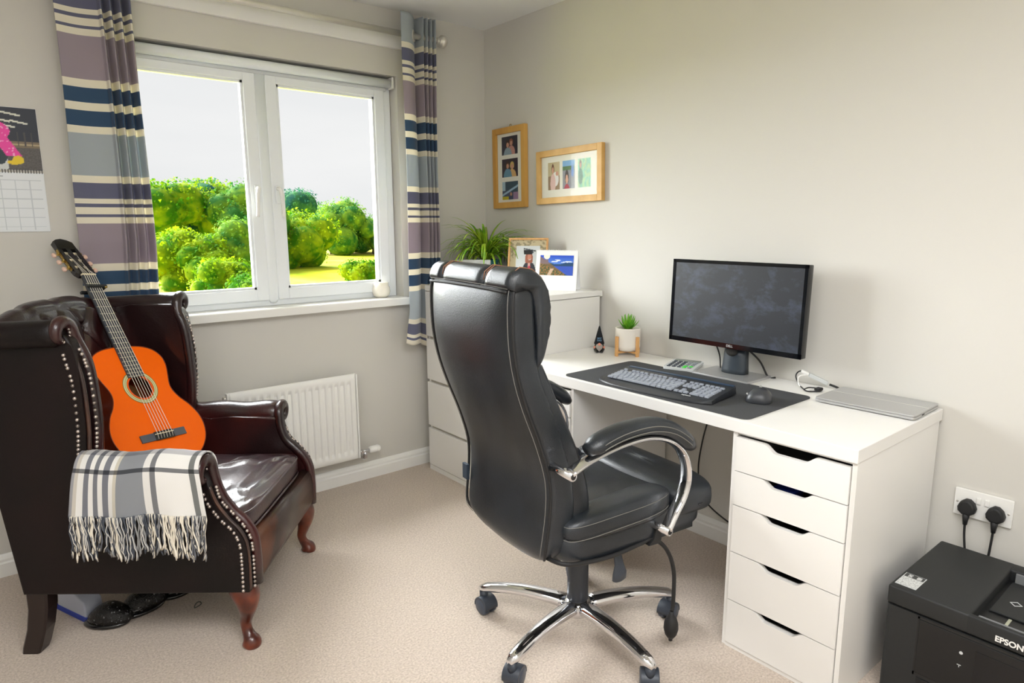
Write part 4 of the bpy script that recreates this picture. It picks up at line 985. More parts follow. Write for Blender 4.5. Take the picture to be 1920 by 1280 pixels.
# local x = across (far side +), y = towards its back, z up
def side(sx):
    dz = .030 if sx > 0 else .006
    def AZ_(z): return z-dz*min(1, max(0, (z-.38)/.2))
    out = [(-.030, .205), (-.034, .30), (-.030, .365), (-.012, .405), (.020, .448), (.048, .49), (.062, .535), (.070, .575), (.078, .60),
           (.25, .603), (.400, .600), (.410, .66), (.404, .74), (.404, .86), (.408, .93), (.420, .99), (.45, 1.018),
           (.60, 1.015), (.71, 1.0), (.735, .97), (.715, .80), (.685, .50), (.655, .205)]
    out = [(a, AZ_(b) if i < 11 else b) for i, (a, b) in enumerate(out)]
    pts = [(q.x, q.y) for q in cat_rom([Vector((a, b, 0)) for a, b in out[:9]], 4)]+[(q.x, q.y) for q in cat_rom([Vector((a, b, 0)) for a, b in out[9:17]], 4)]+out[17:]
    k = MB(); x0, x1 = sorted((sx*.290, sx*.352)); k.prism(pts, x0, x1, 'x', bev=.016, seg=4)
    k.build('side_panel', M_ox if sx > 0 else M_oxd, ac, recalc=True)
    # arm roll with scrolled front
    k = MB(); n_ = 30; pr_ = [V(sx*.352, .085+.34*i/n_, AZ_(.600)+.003*math.sin(i*.4)) for i in range(n_+1)]
    rs = [.050 if i > 1 else (.040 if i == 0 else .048) for i in range(n_+1)]
    k.tube(pr_, rs, 28, up=(0, 0, 1)); ar = k.build('arm_roll', M_ox, ac)
    # wing top roll
    k = MB(); pr_ = [V(sx*(.352-.03*max(0, i/14-.6)), .438+.297*i/14, 1.012-.010*i/14) for i in range(15)]
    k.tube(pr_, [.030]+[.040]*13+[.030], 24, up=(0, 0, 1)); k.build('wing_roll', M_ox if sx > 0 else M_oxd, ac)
    # band: scroll then down the wing's front edge, then the arm's scroll then down the front
    def scroll(cx, cy, cz, r0, turns=1.15):
        out = []
        for i in range(22):
            t = i/21; a = PI*(1.15-2*turns*(1-t)) if False else (-.30*PI - turns*2*PI*.5*(1-t)+PI*.3*0)
            r = r0*(.42+.58*t); ang = PI*1.55-PI*1.45*t if sx < 0 else PI*1.55-PI*1.45*t
            x = math.cos(ang)*r*(1); z = math.sin(ang)*r
            out.append(V(sx*(.352+0)+(-sx)*x if sx > 0 else -.352+x, cy-.004*t, cz+z))
        return out
    top_s = scroll(0, .440, 1.010, .040)
    e = top_s[-1]
    band = top_s+cat_rom([e, V(sx*.306, .432, .985), V(sx*.303, .412, .93), V(sx*.302, .403, .86), V(sx*.302, .400, .74), V(sx*.303, .408, .645), V(sx*.304, .418, .60)], 6)[1:]
    MB().tube(band, [.010+.008*min(1, i/14) for i in range(len(band))], 12).build('wing_band', M_ox, ac)
    bot_s = scroll(0, .078, AZ_(.598), .048); e = bot_s[-1]
    band2 = bot_s+cat_rom([e, V(sx*.300, .068, AZ_(.555)), V(sx*.298, .050, AZ_(.497)), V(sx*.297, .018, .445), V(sx*.297, -.014, .41), V(sx*.298, -.034, .365), V(sx*.298, -.038, .30), V(sx*.298, -.036, .212)], 6)[1:]
    MB().tube(band2, [.010+.008*min(1, i/14) for i in range(len(band2))], 12).build('arm_band', M_ox, ac)
    # nail heads in two rows on the front edge of wing and arm
    st_ = MB(); dome = None
    def studs(path, off, step=.0132):
        L0 = 0; last = path[0]; acc = 0
        for q in path[1:]:
            d = (q-last).length; acc += d
            while acc >= step:
                acc -= step; p = q+off
                st_.sq(p, (.0054, .0054, .0054), 1, 1, 8, 5)
            last = q
    fine = lambda L: cat_rom(L, 6)
    wf = fine([V(sx*.330, .414, .975), V(sx*.326, .400, .93), V(sx*.325, .389, .86), V(sx*.325, .388, .74), V(sx*.325, .396, .655)])
    studs(wf, V(0, .0, 0)); 
    wf2 = fine([V(sx*.3535, .442, .965), V(sx*.3535, .436, .93), V(sx*.3535, .424, .86), V(sx*.3535, .424, .74), V(sx*.3535, .432, .655)])
    studs(wf2, V(0, 0, 0))
    af_ = fine([V(sx*.325, .058, AZ_(.565)), V(sx*.325, .044, AZ_(.50)), V(sx*.325, .010, .452), V(sx*.325, -.020, .41), V(sx*.325, -.038, .365), V(sx*.325, -.040, .30), V(sx*.325, -.038, .215)])
    studs(af_, V(0, 0, 0))
    af2 = fine([V(sx*.3535, .085, AZ_(.545)), V(sx*.3535, .070, AZ_(.50)), V(sx*.3535, .038, .447), V(sx*.3535, .004, .41), V(sx*.3535, -.014, .365), V(sx*.3535, -.016, .30), V(sx*.3535, -.014, .215)])
    studs(af2, V(0, 0, 0))
    for cz, cy, r in ((AZ_(.600), .083, .030), (1.011, .435, .024)):
        for i in range(14):
            a = 2*PI*i/14; st_.sq((sx*.352+r*math.cos(a), cy-.004, cz+r*math.sin(a)), (.0045,)*3, 1, 1, 8, 5)
    st_.build('stud_trim', M_stud, ac)['kind'] = 'stuff'
    welt = fine([V(sx*.341, .430, .975), V(sx*.341, .414, .93), V(sx*.341, .401, .86), V(sx*.341, .400, .74), V(sx*.341, .408, .65)])
    MB().tube(welt, .006, 8).build('wing_welt', M_rail, ac)
    welt = fine([V(sx*.341, .068, AZ_(.55)), V(sx*.341, .050, AZ_(.497)), V(sx*.341, .018, .443), V(sx*.341, -.014, .405), V(sx*.341, -.031, .36), V(sx*.341, -.033, .29), V(sx*.341, -.031, .212)])
    MB().tube(welt, .006, 8).build('arm_welt', M_rail, ac)
side(-1); side(1)
# tufted inner back with rolled top
BW = .300
def backy(z): return .520+(z-.40)*.225
btn = []
for r, z in enumerate((.60, .72, .84, .96)):
    for c in range(-3, 4):
        x = c*.15+(.075 if r % 2 else 0)
        if abs(x) < .27: btn.append((x, z))
topz = lambda x: 1.068-.085*max(0, abs(x)/.30-.25)**1.6
def backf(u, v):
    x = -BW+2*BW*u
    if v < .72:
        z = .40+(topz(x)-.035-.40)*v/.72; y = backy(z)
        d = 0; 
        for bx, bz in btn:
            dd = math.hypot(x-bx, z-bz); d += .020*math.exp(-(dd/.020)**2)
        # diamond creases
        q1_ = ((x)/.15+(z-.60)/.24); q2_ = ((x)/.15-(z-.60)/.24)
        cz_ = max(math.exp(-((q1_-round(q1_))/.07)**2), math.exp(-((q2_-round(q2_))/.07)**2))
        fade = min(1, max(0, (z-.52)/.06))
        d += .012*cz_*fade - .014*fade
        return (x, y+d, z)
    t = (v-.72)/.28; z1 = topz(x)-.035; a = PI*(1.0-1.35*t); R_ = .040
    cyy = backy(z1)+R_*.98; fl = .005*max(0, math.cos((x/.15)*2*PI+PI)*-1)**3*math.sin(PI*t)
    return (x, cyy+(R_-fl)*math.cos(a)*1.0, z1+.0+(R_-fl)*math.sin(a))
k = MB(); k.grid(150, 120, backf); k.build('buttoned_back', M_ox, ac)
k = MB()
for bx, bz in btn: k.sq((bx, backy(bz)+.006, bz), (.010, .006, .010), 1, 1, 12, 6)
k.build('button', M_ox, ac)['kind'] = 'stuff'
k = MB(); rg = [[V(-BW-.03+2*(BW+.03)*i/12, y, z-(0 if z < .9 else .075*max(0, abs(-1+2*i/12)-.25)**1.6)) for y, z in ((.56, .21), (.655, .21), (.69, .50), (.735, .85), (.742, 1.03), (.70, 1.04), (.62, .5))] for i in range(13)]
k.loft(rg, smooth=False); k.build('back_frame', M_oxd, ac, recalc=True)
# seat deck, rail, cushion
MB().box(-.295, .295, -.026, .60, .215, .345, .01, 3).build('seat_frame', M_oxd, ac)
k = MB(); k.prism([(-.040, .212), (-.047, .235), (-.050, .29), (-.046, .335), (-.036, .352), (-.010, .356), (.0, .34), (.0, .212)], -.292, .292, 'x', smooth=True); k.build('front_rail', M_rail, ac, recalc=True)
def cush(p):
    t = min(1, max(0, p.z/.045)); rx = 1-(p.x/.283)**4
    z = p.z+(.022*max(0, 1-(p.x/.28)**2)*max(0, 1-(p.y/.29)**2) if p.z > 0 else 0)
    wr = (1-2.2*abs(noise.noise(Vector((p.x*7, p.y*20+p.x*5, .3)))))*.012+noise.noise(Vector((p.x*22, p.y*44, 2)))*.005
    if p.z > 0: z += wr*rx
    if p.y < -.2: pass
    return V(p.x+noise.noise(Vector((p.z*30, p.y*9, 5)))*.003, p.y, z)
MB().sq((0, .272, .394), (.283, .288, .042), .42, .22, 120, 44, fn=cush).build('seat_cushion', M_cush, ac)
g = lambda x, e: math.copysign(abs(x)**e, x)
for dz in (.027, -.030):
    MB().tube([V(.280*g(math.cos(t), .22), .272+.286*g(math.sin(t), .22), .394+dz) for t in [2*PI*i/80 for i in range(81)]], .0045, 8).build('cushion_piping', M_cush, ac)
# legs: cabriole front, raked back
def cab(sx):
    prof = [(.205, .0, .0, .042), (.19, .002, .004, .044), (.165, .006, .012, .040), (.135, .006, .012, .031), (.105, .0, .006, .0225), (.075, -.004, -.002, .0175), (.050, -.001, .002, .0165), (.032, .004, .010, .020), (.020, .008, .016, .027), (.008, .009, .018, .029), (.0, .008, .016, .024)]
    pts = [V(sx*(.325-.026+a), .010-b_, z) for z, a, b_, r in prof]; rs = [r for *_, r in prof]
    P2 = cat_rom(pts, 3); R2 = [q.x for q in cat_rom([Vector((r, 0, 0)) for r in rs], 3)]
    MB().tube(P2, R2, 20, up=(1, 0, 0)).build('leg', M_mahog, ac)
    # bracket wing under the rail
    MB().prism([(-.0, .208), (-.085, .208), (-.070, .190), (-.045, .184), (-.02, .165), (0, .15)], -.012, .014, 'y', bev=.005, M=Matrix.Translation((sx*.318, .0, 0)) @ Matrix.Scale(sx, 4, (1, 0, 0))).build('leg_bracket', M_mahog, ac, recalc=True)
    rings = []
    for z, y, r in ((.21, .622, .030), (.15, .626, .028), (.08, .640, .027), (.02, .660, .027), (.0, .667, .025)):
        rings.append([V(sx*.315+a*r, y+b_*r*1.1, z) for a, b_ in ((-1, -.8), (-.8, -1), (.8, -1), (1, -.8), (1, .8), (.8, 1), (-.8, 1), (-1, .8))])
    MB().loft(rings, smooth=False).build('leg', M_mahogd, ac, recalc=True)
cab(-1); cab(1)

# ------------------------------------------------------------ guitar (local frame of chair -> world)
def L2W(p): 
    c_, s_ = math.cos(AZ), math.sin(AZ); return V(-1.5565+p[0]*c_-p[1]*s_, -.7965+p[0]*s_+p[1]*c_, p[2])
def L2D(p):
    c_, s_ = math.cos(AZ), math.sin(AZ); return V(p[0]*c_-p[1]*s_, p[0]*s_+p[1]*c_, p[2])
gd = V(.283, .477, .832).normalized(); gs = V(.921, -.378, -.096); gs = (gs-gd*gs.dot(gd)).normalized(); gn_ = gs.cross(gd)
tail = V(.034, .39, .590)-gd*.125
gu = empty('guitar', M=basis(L2D(gs), L2D(gd), L2D(gn_), L2W(tail)), label='bright orange classical guitar propped upright in the leather armchair', cat='guitar')
half = [(0, 0), (.055, .004), (.115, .028), (.160, .070), (.181, .120), (.180, .168), (.160, .215), (.134, .250), (.119, .283), (.119, .312), (.131, .350), (.141, .388), (.139, .422), (.118, .452), (.080, .470), (.030, .477), (0, .478)]
hr = cat_rom([Vector((a, b, 0)) for a, b in half], 6)
loop = [(q.x, q.y) for q in hr]+[(-q.x, q.y) for q in hr[-2:0:-1]]
HC = (0, .312); HR = .043
def ring_plate(k, z, outer, c, r, smooth=False):
    n_ = len(outer); inner = []
    for x, y in outer:
        a = math.atan2(y-c[1], x-c[0]); inner.append((c[0]+r*math.cos(a), c[1]+r*math.sin(a)))
    k.add([(x, y, z) for x, y in outer]+[(x, y, z) for x, y in inner], [[i, (i+1) % n_, n_+(i+1) % n_, n_+i] for i in range(n_)], smooth)
k = MB(); ring_plate(k, 0, loop, HC, HR); ring_plate(k, -.003, loop, HC, HR); k.build('soundboard', M_orange, gu)
k = MB(); n_ = len(loop); k.add([(x, y, -.0008) for x, y in loop]+[(x*.985, y*.985+.004, -.088) for x, y in loop], [[i, (i+1) % n_, n_+(i+1) % n_, n_+i] for i in range(n_)]+[list(range(n_, 2*n_))], False)
k.build('body', M_gside, gu)
MB().tube([V(x, y, .0) for x, y in loop+[loop[0]]], .0018, 6, caps=False).build('binding', mat('dark_binding', lin(120, 46, 16), .4), gu)
MB().prism([(HC[0]+.05*math.cos(2*PI*i/32), HC[1]+.05*math.sin(2*PI*i/32)) for i in range(32)], -.080, -.070, 'z').build('inside', M_hole, gu, recalc=True)
def ann(name, r0, r1, z, m, par=gu):
    k = MB(); n_ = 64; k.add([(HC[0]+r*math.cos(2*PI*i/n_), HC[1]+r*math.sin(2*PI*i/n_), z) for r in (r0, r1) for i in range(n_)], [[i, (i+1) % n_, n_+(i+1) % n_, n_+i] for i in range(n_)], False); return k.build(name, m, par)
rs_ = ann('rosette', .050, .063, .0005, mat('rosette_cream', lin(214, 210, 160), .4))
ann('rosette_line', .0625, .0645, .0007, mat('rosette_dark', lin(84, 96, 40), .4), rs_); ann('rosette_line', .0555, .0567, .0009, MATS['rosette_dark'], rs_); ann('rosette_line', .0495, .0508, .0007, MATS['rosette_dark'], rs_)
ann('rosette_line', .0430, .0455, .0006, mat('rosette_red', lin(226, 90, 60), .4), rs_)
NUT = .775; SAD = .125; SCL = .65
fb = MB(); fb.add([(-.031, .352, .0), (.031, .352, .0), (.026, NUT, .0), (-.026, NUT, .0), (-.031, .352, .006), (.031, .352, .006), (.026, NUT, .006), (-.026, NUT, .006)], [[0, 3, 2, 1], [4, 5, 6, 7], [0, 1, 5, 4], [1, 2, 6, 5], [2, 3, 7, 6], [3, 0, 4, 7]], False)
fbo = fb.build('fretboard', M_board, gu)
for i in range(1, 20):
    y = NUT-SCL*(1-2**(-i/12)); hw = .026+.005*(NUT-y)/(NUT-.352)
    if y > .354: MB().box(-hw, hw, y-.0012, y+.0012, .006, .0075).build('fret', M_fret, fbo)
k = MB(); rings = []
for y, hw, d in ((.44, .030, .055), (.475, .029, .030), (.52, .0285, .022), (.65, .027, .020), (.76, .0255, .0185), (.785, .026, .018)):
    rings.append([V(hw*math.cos(PI+PI*i/12), y, d*math.sin(PI+PI*i/12)) for i in range(13)])
k.loft(rings); k.build('neck', M_mahogd, gu, recalc=True)
MB().box(-.026, .026, NUT, NUT+.005, 0, .0095).build('nut', M_cream, gu)
# headstock, tilted back
HM = Matrix.Translation((0, NUT+.004, .0)) @ Matrix.Rotation(math.radians(-14), 4, 'X')
hs = [(-.026, 0), (-.036, .012), (-.038, .03), (-.036, .165), (-.036, .175), (-.020, .186), (0, .192), (.020, .186), (.036, .175), (.036, .165), (.038, .03), (.036, .012), (.026, 0)]
# two slots: built from five bars
k = MB(); k.prism([(x, y) for x, y in hs if y <= .03]+[], -.018, .0, 'z', M=HM); 
k.prism([(-.036, .138), (-.036, .175), (-.020, .186), (0, .192), (.020, .186), (.036, .175), (.036, .138)], -.018, .0, 'z', M=HM)
k.box(-.037, -.024, .028, .140, -.018, 0, M=HM); k.box(.024, .037, .028, .140, -.018, 0, M=HM); k.box(-.008, .008, .028, .140, -.018, 0, M=HM)
hso = k.build('headstock', M_black, gu, recalc=True)
for sx in (-1, 1):
    MB().box(sx*.037-.001, sx*.037+.001, .030, .138, -.014, -.004, M=HM).build('machine_plate', M_brass, hso)
    for y in (.048, .084, .120):
        k = MB(); k.tube([HM @ V(sx*.008, y, -.008), HM @ V(sx*.024, y, -.008)], .0055, 10); k.build('roller', M_cream, hso)
        pg = MB().tube([HM @ V(sx*.038, y-.008, -.009), HM @ V(sx*.050, y-.008, -.012)], .0028, 8); pg.lathe([(.001, -.003), (.006, -.003), (.006, .003), (.001, .003)], 12, M=HM @ Matrix.Translation((sx*.041, y, -.009)) @ Matrix.Rotation(PI/2, 4, 'Y'))
        p_ = pg.build('tuning_peg', M_brass, gu)
        MB().sq((0, 0, 0), (.0075, .010, .0065), .8, .8, 14, 8, M=HM @ Matrix.Translation((sx*.058, y-.008, -.013))).build('peg_button', M_pink, p_)
# bridge
br = MB().box(-.090, .090, SAD-.020, SAD+.008, 0, .006, .001).build('bridge', M_bridge, gu)
MB().box(-.038, .038, SAD-.022, SAD+.010, .006, .0085, .001).build('tie_block', M_blackp, br)
MB().box(-.037, .037, SAD-.0012, SAD+.0012, .006, .0125).build('saddle', M_cream, br)
for i in range(6):
    t = (i-2.5)/2.5; xs_, xn = t*.029, t*.0205
    k = MB(); k.tube([V(xs_, SAD-.018, .009), V(xs_, SAD, .0135), V(xn, NUT+.002, .0105)]+[HM @ V(math.copysign(.010+.004*(i % 3 if t < 0 else 2-i % 3), t)*1.0, (.048, .084, .120)[(i % 3) if t < 0 else 2-(i % 3)], -.001)], .00095, 5)
    k.build('string', M_string, gu)
cp = empty('guitar_capo', M=gu.matrix_world @ Matrix.Translation((0, NUT-.052, .012)), label='black capo clamped near the top of the guitar neck', cat='capo')
MB().box(-.034, .040, -.005, .005, -.001, .008, .002).build('bar', M_blackp, cp)
MB().box(.030, .040, -.006, .006, -.045, .006, .002).build('clamp_side', M_blackp, cp)
MB().box(-.03, .040, -.005, .005, -.050, -.038, .002).build('clamp_back', M_blackp, cp)
MB().sq((.034, -.006, .006), (.006, .004, .004), 1, 1, 10, 6).build('screw', M_brass, cp)

# ------------------------------------------------------------ plaid throw over the near arm
th = empty('throw_blanket', M=basis(L2D((1, 0, 0)), L2D((0, 1, 0)), (0, 0, 1), L2W((-.352, .25, .65))), label='grey and cream plaid throw with tassels draped over the near armrest', cat='throw')
CXr, CZr, RR = 0.0, -.050, .0575
yA, yB = .172, -.188         # back edge (left in view) and front edge, relative to local y=.25
cr_pts = [(.050, -.150), (.056, -.10), (.058, -.055)]
for i in range(1, 10): a = PI*i/10; cr_pts.append((CXr+RR*math.cos(a), CZr+RR*math.sin(a)+.002))
cr_pts += [(-.060, -.055), (-.064, -.09), (-.067, -.13), (-.068, -.163)]
crv = cat_rom([Vector((a, 0, b)) for a, b in cr_pts], 5); NV = len(crv)-1
def thf(u, v):
    i = v*NV; a = int(min(i, NV-1)); t = i-a; q = crv[a]*(1-t)+crv[a+1]*t
    y = yA+(yB-yA)*u
    w_ = noise.noise(Vector((u*3.2, v*2.0, 4)))*.006+noise.noise(Vector((u*9, v*3, 8)))*.003
    s_ = v if v > .5 else 1-v
    hang = max(0, (v-.72)/.28)
    x = q.x-(.006*math.sin(u*17+1)*hang+w_*.6)*(1 if v > .5 else -1); z = q.z+w_*.5+(.004*math.sin(u*9+2))
    y += hang*(.010*(u-.5)*2*-1)+.004*math.sin(v*7+u*4)
    return (x, y, z)
frs = [(0, (150, 150, 154)), (.02, (196, 190, 180)), (.05, (226, 224, 220)), (.095, (118, 120, 128)), (.135, (226, 224, 220)), (.170, (118, 120, 126)), (.205, (226, 224, 220)), (.245, (118, 120, 128)), (.295, (226, 224, 220)), (.330, (198, 192, 178)), (.358, (138, 141, 146)), (.570, (226, 224, 220)), (.625, (120, 121, 124)), (.665, (232, 230, 226)), (.925, (118, 120, 118)), (.965, (228, 226, 222))]
def stripe(u):
    c = frs[0][1]
    for a, q in frs:
        if u >= a: c = q
    return c
def throw_mat():
    m = bpy.data.materials.new('plaid_wool'); m.use_nodes = True; n = m.node_tree.nodes; l = m.node_tree.links; b = n['Principled BSDF']
    b.inputs['Roughness'].default_value = .95; b.inputs['Specular IOR Level'].default_value = .1; b.inputs['Sheen Weight'].default_value = .3
    uv = n.new('ShaderNodeUVMap'); uv.uv_map = 'UVMap'; sp_ = n.new('ShaderNodeSeparateXYZ'); l.new(uv.outputs[0], sp_.inputs[0])
    r = n.new('ShaderNodeValToRGB'); r.color_ramp.interpolation = 'CONSTANT'; e = r.color_ramp.elements
    e[0].position = 0; e[0].color = (*lin(*frs[0][1]), 1); e[1].position = frs[1][0]; e[1].color = (*lin(*frs[1][1]), 1)
    for a, q in frs[2:]: z = e.new(a); z.color = (*lin(*q), 1)
    r2 = n.new('ShaderNodeValToRGB'); r2.color_ramp.interpolation = 'CONSTANT'; e2 = r2.color_ramp.elements
    W1 = (1, 1, 1, 1); e2[0].position = 0; e2[0].color = W1; e2[1].position = .10; e2[1].color = (*lin(170, 172, 178), 1)
    for a, q in ((.16, W1), (.30, (*lin(186, 188, 196), 1)), (.34, W1), (.42, (*lin(200, 200, 206), 1)), (.54, W1), (.705, (*lin(130, 132, 136), 1)), (.745, W1)): z = e2.new(a); z.color = q
    mx = n.new('ShaderNodeMix'); mx.data_type = 'RGBA'; mx.blend_type = 'MULTIPLY'; mx.inputs[0].default_value = 1
    l.new(sp_.outputs[0], r.inputs[0]); l.new(sp_.outputs[1], r2.inputs[0]); l.new(r.outputs[0], mx.inputs[6]); l.new(r2.outputs[0], mx.inputs[7])
    # woven twill grain
    wv = n.new('ShaderNodeTexWave'); wv.bands_direction = 'DIAGONAL'; wv.inputs['Scale'].default_value = 130; wv.inputs['Distortion'].default_value = 1; l.new(uv.outputs[0], wv.inputs[0])
    mr = n.new('ShaderNodeMapRange'); mr.inputs[3].default_value = .86; mr.inputs[4].default_value = 1.06; l.new(wv.outputs['Fac'], mr.inputs[0])
    mx2 = n.new('ShaderNodeMix'); mx2.data_type = 'RGBA'; mx2.blend_type = 'MULTIPLY'; mx2.inputs[0].default_value = 1; l.new(mx.outputs[2], mx2.inputs[6]); l.new(mr.outputs[0], mx2.inputs[7])
    l.new(mx2.outputs[2], b.inputs['Base Color']); return m
nu, nv = 110, 90
k = MB(); k.grid(nu, nv, thf); o = k.build('woven_cloth', throw_mat(), th)
uvl = o.data.uv_layers.new(name='UVMap')
for lp_ in o.data.loops: i = lp_.vertex_index; uvl.data[lp_.index].uv = ((i % (nu+1))/nu, (i//(nu+1))/nv)
md = o.modifiers.new('s', 'SOLIDIFY'); md.thickness = .004; md.offset = 0
k = MB(); NT = 104
for i in range(NT):
    u = (i+.5)/NT; p = Vector(thf(u, 1.0)); sc = stripe(u); dk_ = sum(sc) < 480; L3 = random.uniform(.105, .142)
    ct = lin(*sc); mixd = random.random()
    if dk_: ct = lin(80, 84, 92) if mixd < .6 else lin(150, 150, 150)
    elif mixd < .16: ct = lin(110, 112, 118)
    else: ct = lin(232, 224, 208)
    ph = random.uniform(0, 6); lean = random.uniform(-.016, .016); pts = []; off = random.uniform(-.003, .004)
    for q in range(11):
        t = q/10; pts.append(V(p.x-.004+off*t-.004*math.sin(t*5+ph)*t, p.y+lean*t*t+.003*math.sin(t*9+ph), p.z+.006-L3*t))
    rs = [.0022*(1.18 if q % 2 else .86) for q in range(9)]+[.0034, .0016]
    k.tube(pts, rs, 5, col=ct)
    if random.random() < .5:
        pts2 = [q+V(-.003, .0022*math.cos(j*2.2+ph), .0) for j, q in enumerate(pts)]; k.tube(pts2, .0013, 4, col=lin(90, 92, 100) if not dk_ else lin(214, 210, 204))
k.build('tassel_fringe', mat_attr('fringe_yarn', .95, .1), th, color=True)['kind'] = 'stuff'

# ------------------------------------------------------------ slippers and bag under the armchair
def slipper(loc, rz, L3, label, hgt=.05):
    s_ = empty('slipper', loc, math.radians(rz), label, 'slipper', 'slippers under the armchair')
    def sf_(p):
        t = (p.x/L3+1)/2; return V(p.x, p.y*(.82+.3*math.sin(t*PI*.9)), p.z)
    MB().sq((0, 0, .009), (L3, .042, .010), .6, .75, 32, 8, fn=sf_).build('sole', M_black, s_)
    MB().sq((.01, 0, .016), (L3*.97, .041, hgt), .8, .85, 36, 14, fn=lambda p: V(p.x, p.y*(.82+.25*math.sin((p.x/L3+1)/2*PI*.9)), max(0, p.z)*(.55+.5*math.sin((p.x/L3+1)/2*PI)))).build('upper', M_slip, s_)
    k = MB(); k.tube([V(L3*.75*math.cos(t), .036*math.sin(t), .028+.006*math.cos(t)) for t in [2*PI*i/24 for i in range(25)]], .006, 8); k.build('padded_cuff', M_black, s_)
    return s_
slipper((-2.075, -.610, 0), -38, .075, 'left-hand black sequinned slipper lying under the armchair by its back leg', .055)
slipper((-1.975, -.600, 0), 12, .080, 'middle black sequinned slipper lying under the armchair', .055)
slipper((-1.855, -.560, 0), 10, .060, 'right-hand black sequinned slipper deepest under the armchair', .045)
bg_ = empty('carrier_bag', (-2.135, -.475, 0), math.radians(112), 'white and blue bag edge lying behind the slippers under the armchair', 'bag')
k = MB(); k.prism([(-.09, 0), (.09, 0), (.08, .06), (.03, .10), (-.03, .085), (-.08, .07)], -.03, .03, 'y', bev=.006); k.build('bag_body', mat('bag_white', lin(190, 196, 214), .4), bg_, recalc=True)
MB().box(-.092, .092, -.032, .032, 0, .02, .002).build('bag_base', M_bluep, bg_)
k = MB(); k.tube([V(.018*math.cos(t), .009*math.sin(t), .003+.002*math.sin(2*t)) for t in [2*PI*i/20 for i in range(21)]], .0018, 6); o = k.build('hair_tie', mat('tie_grey', lin(96, 98, 90), .7)); o.location = (-1.815, -.694, 0.0); o.rotation_euler = (0, 0, .9); tag(o, 'small grey hair tie lying on carpet under the armchair', 'hair tie')

# ------------------------------------------------------------ outside
GZ = -3.2
def grass_mat():
    m = mat('meadow', lin(150, 170, 20), .95, spec=.1); n = m.node_tree.nodes; l = m.node_tree.links; b = n['Principled BSDF']
    t = n.new('ShaderNodeTexCoord'); mp_ = n.new('ShaderNodeMapping'); mp_.inputs['Scale'].default_value = (.10, .05, 1); z = n.new('ShaderNodeTexNoise'); z.inputs['Scale'].default_value = 1.6; z.inputs['Detail'].default_value = 8; z.inputs['Roughness'].default_value = .65
    r = n.new('ShaderNodeValToRGB'); e = r.color_ramp.elements; e[0].position = .36; e[0].color = (*lin(150, 178, 20), 1); e[1].position = .68; e[1].color = (*lin(232, 176, 96), 1); q = e.new(.50); q.color = (*lin(206, 204, 50), 1)
    l.new(t.outputs['Object'], mp_.inputs[0]); l.new(mp_.outputs[0], z.inputs[0]); l.new(z.outputs[0], r.inputs[0]); l.new(r.outputs[0], b.inputs['Base Color']); return m
k = MB(); k.grid(60, 60, lambda u, v: (-120+280*u, 1.5+238*v, GZ+max(0, (u*280-120-30)*.03)*0+.5*noise.noise(Vector((u*9, v*9, 0)))))
tag(k.build('meadow_ground', grass_mat()), kind='structure')
MB_ = MB().box(4.2, 7.5, 20, 42, GZ+.35, GZ+.42, M=Matrix.Rotation(.05, 4, 'Z')); o = MB_.build('garden_path', mat('path_grey', lin(170, 160, 140), .9)); o['kind'] = 'structure'
def fol(name, c1, c2):
    m = bpy.data.materials.new(name); m.use_nodes = True; n = m.node_tree.nodes; l = m.node_tree.links; b = n['Principled BSDF']; b.inputs['Roughness'].default_value = .8; b.inputs['Specular IOR Level'].default_value = .1
    t = n.new('ShaderNodeTexCoord'); z = n.new('ShaderNodeTexNoise'); z.inputs['Scale'].default_value = .8; z.inputs['Detail'].default_value = 6
    r = n.new('ShaderNodeValToRGB'); r.color_ramp.elements[0].position = .4; r.color_ramp.elements[1].position = .6; r.color_ramp.elements[0].color = (*lin(*c1), 1); r.color_ramp.elements[1].color = (*lin(*c2), 1)
    tr = n.new('ShaderNodeBsdfTranslucent'); mx = n.new('ShaderNodeMixShader'); mx.inputs[0].default_value = .4
    l.new(t.outputs['Object'], z.inputs[0]); l.new(z.outputs[0], r.inputs[0]); l.new(r.outputs[0], b.inputs['Base Color']); l.new(r.outputs[0], tr.inputs[0]); l.new(b.outputs[0], mx.inputs[1]); l.new(tr.outputs[0], mx.inputs[2]); l.new(mx.outputs[0], n['Material Output'].inputs[0]); return m
F_y = fol('yellow_green_leaves', (66, 126, 16), (160, 182, 24)); F_d = fol('teal_shade_leaves', (36, 92, 88), (72, 128, 78)); F_m = fol('mid_green_leaves', (54, 116, 50), (132, 168, 50))  # blue-green leaves carry the teal shade among the trees in their colour
M_bark = mat('bark', lin(90, 84, 80), .9)
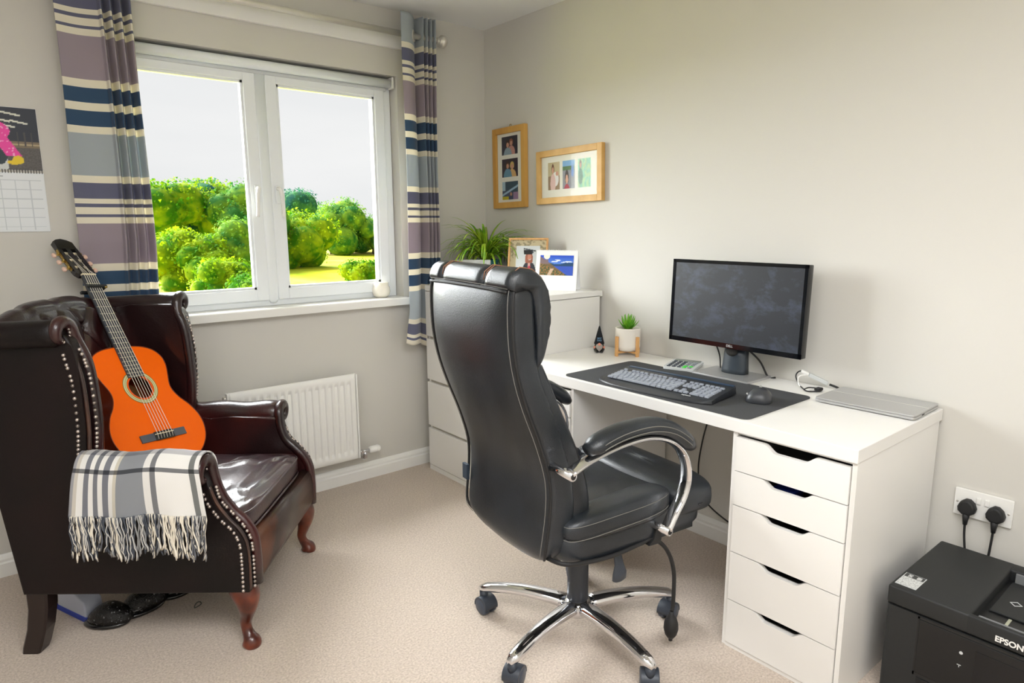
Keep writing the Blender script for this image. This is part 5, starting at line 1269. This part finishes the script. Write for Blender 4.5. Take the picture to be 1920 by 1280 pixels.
def tree(loc, h, r, m, label, n=3200, leaf=.30, lobes=9, base=.30):
    h *= .86; e = empty('tree', loc, random.uniform(0, 6), label, 'tree', 'trees and bushes outside the window')
    k = MB(); k.tube([V(0, 0, -.6), V(.1, 0, h*.3), V(-.1, .1, h*.6)], [h*.035, h*.028, h*.012], 8); k.build('trunk', M_bark, e)
    L4 = []
    for i in range(lobes):
        a = 2*PI*i/lobes+random.uniform(-.3, .3); rr = r*random.uniform(.25, .62); z = h*random.uniform(base+.12, .80); L4.append((V(math.cos(a)*rr, math.sin(a)*rr, z), r*random.uniform(.36, .52)))
    L4.append((V(0, 0, h-r*.45), r*.5)); L4.append((V(0, 0, h*.55), r*.6))
    k = MB()
    for c, q in L4: k.sq(c, (q*.86, q*.86, q*.78), 1, 1, 12, 8)
    vs = []; fs = []
    for i in range(n):
        c, q = random.choice(L4); d = Vector((random.gauss(0, 1), random.gauss(0, 1), random.gauss(0, 1)))
        d.normalize(); 
        if d.z < -.55: d.z *= -1
        p = c+V(d.x, d.y, d.z*.92)*q*random.uniform(.86, 1.12); s_ = leaf*random.uniform(.6, 1.3)
        a_ = Vector((random.gauss(0, 1), random.gauss(0, 1), random.gauss(0, 1))).normalized(); b_ = a_.cross(d+a_*.3).normalized(); b0 = len(vs)
        vs += [p+a_*s_*.5, p-a_*s_*.35+b_*s_*.4, p-a_*s_*.35-b_*s_*.4]; fs.append([b0, b0+1, b0+2])
    k.add(vs, fs, False); k.build('crown', m, e)
# (u, distance) rows: x = cam.x + dist*dx/dy
def at(dxdy, Y): return (-2.305+(Y+3.03)*dxdy, Y, GZ+.2)
tree(at(.205, 62), 9.4, 4.6, F_y, 'leafy tree at far left of left pane, beside the curtain')
tree(at(.245, 66), 9.6, 5.0, F_d, 'dark blue-green tree filling the middle of left pane')
tree(at(.285, 64), 9.8, 4.8, F_y, 'tall yellow-green tree in right half of left pane')
tree(at(.325, 60), 9.6, 4.6, F_m, 'tall green tree behind the window mullion')
tree(at(.225, 48), 4.6, 3.2, F_y, 'rounded yellow-green bush in front of trees, left pane lower left', 2600, .24, 8, -.06)
tree(at(.262, 46), 4.2, 2.9, F_y, 'rounded yellow-green bush, left pane centre', 2600, .24, 8, -.06)
tree(at(.305, 46), 5.6, 2.8, F_m, 'upright green bush at the right edge of left pane', 2400, .24, 8, -.06)
tree(at(.286, 33), 3.0, 1.9, F_y, 'bright yellow shrub nearest the window at bottom of left pane', 2600, .17, 8, -.06)
tree(at(.310, 30), 2.1, 1.5, F_y, 'small bright yellow shrub at bottom right of left pane', 2000, .15, 7, -.06)
tree(at(.375, 84), 10.2, 5.2, F_d, 'tall dark green tree at left of right pane')
tree(at(.400, 62), 6.0, 4.6, F_y, 'broad yellow-green tree in left half of right pane', 3200, .28, 9, .12)
tree(at(.452, 92), 8.6, 6.0, F_m, 'pale green rounded tree in middle of right pane', 3600, .34, 9, .12)
tree(at(.487, 96), 7.6, 5.0, F_d, 'bluish-green tree in right half of right pane', 3000, .34, 9, .12)
tree(at(.525, 90), 6.2, 4.6, F_m, 'small green tree at far right edge of right pane', 2600, .32, 8, .12)
tree(at(.505, 40), 1.9, 1.7, F_y, 'low yellow-green scrub at bottom right of right pane', 2200, .2, 8, -.06)
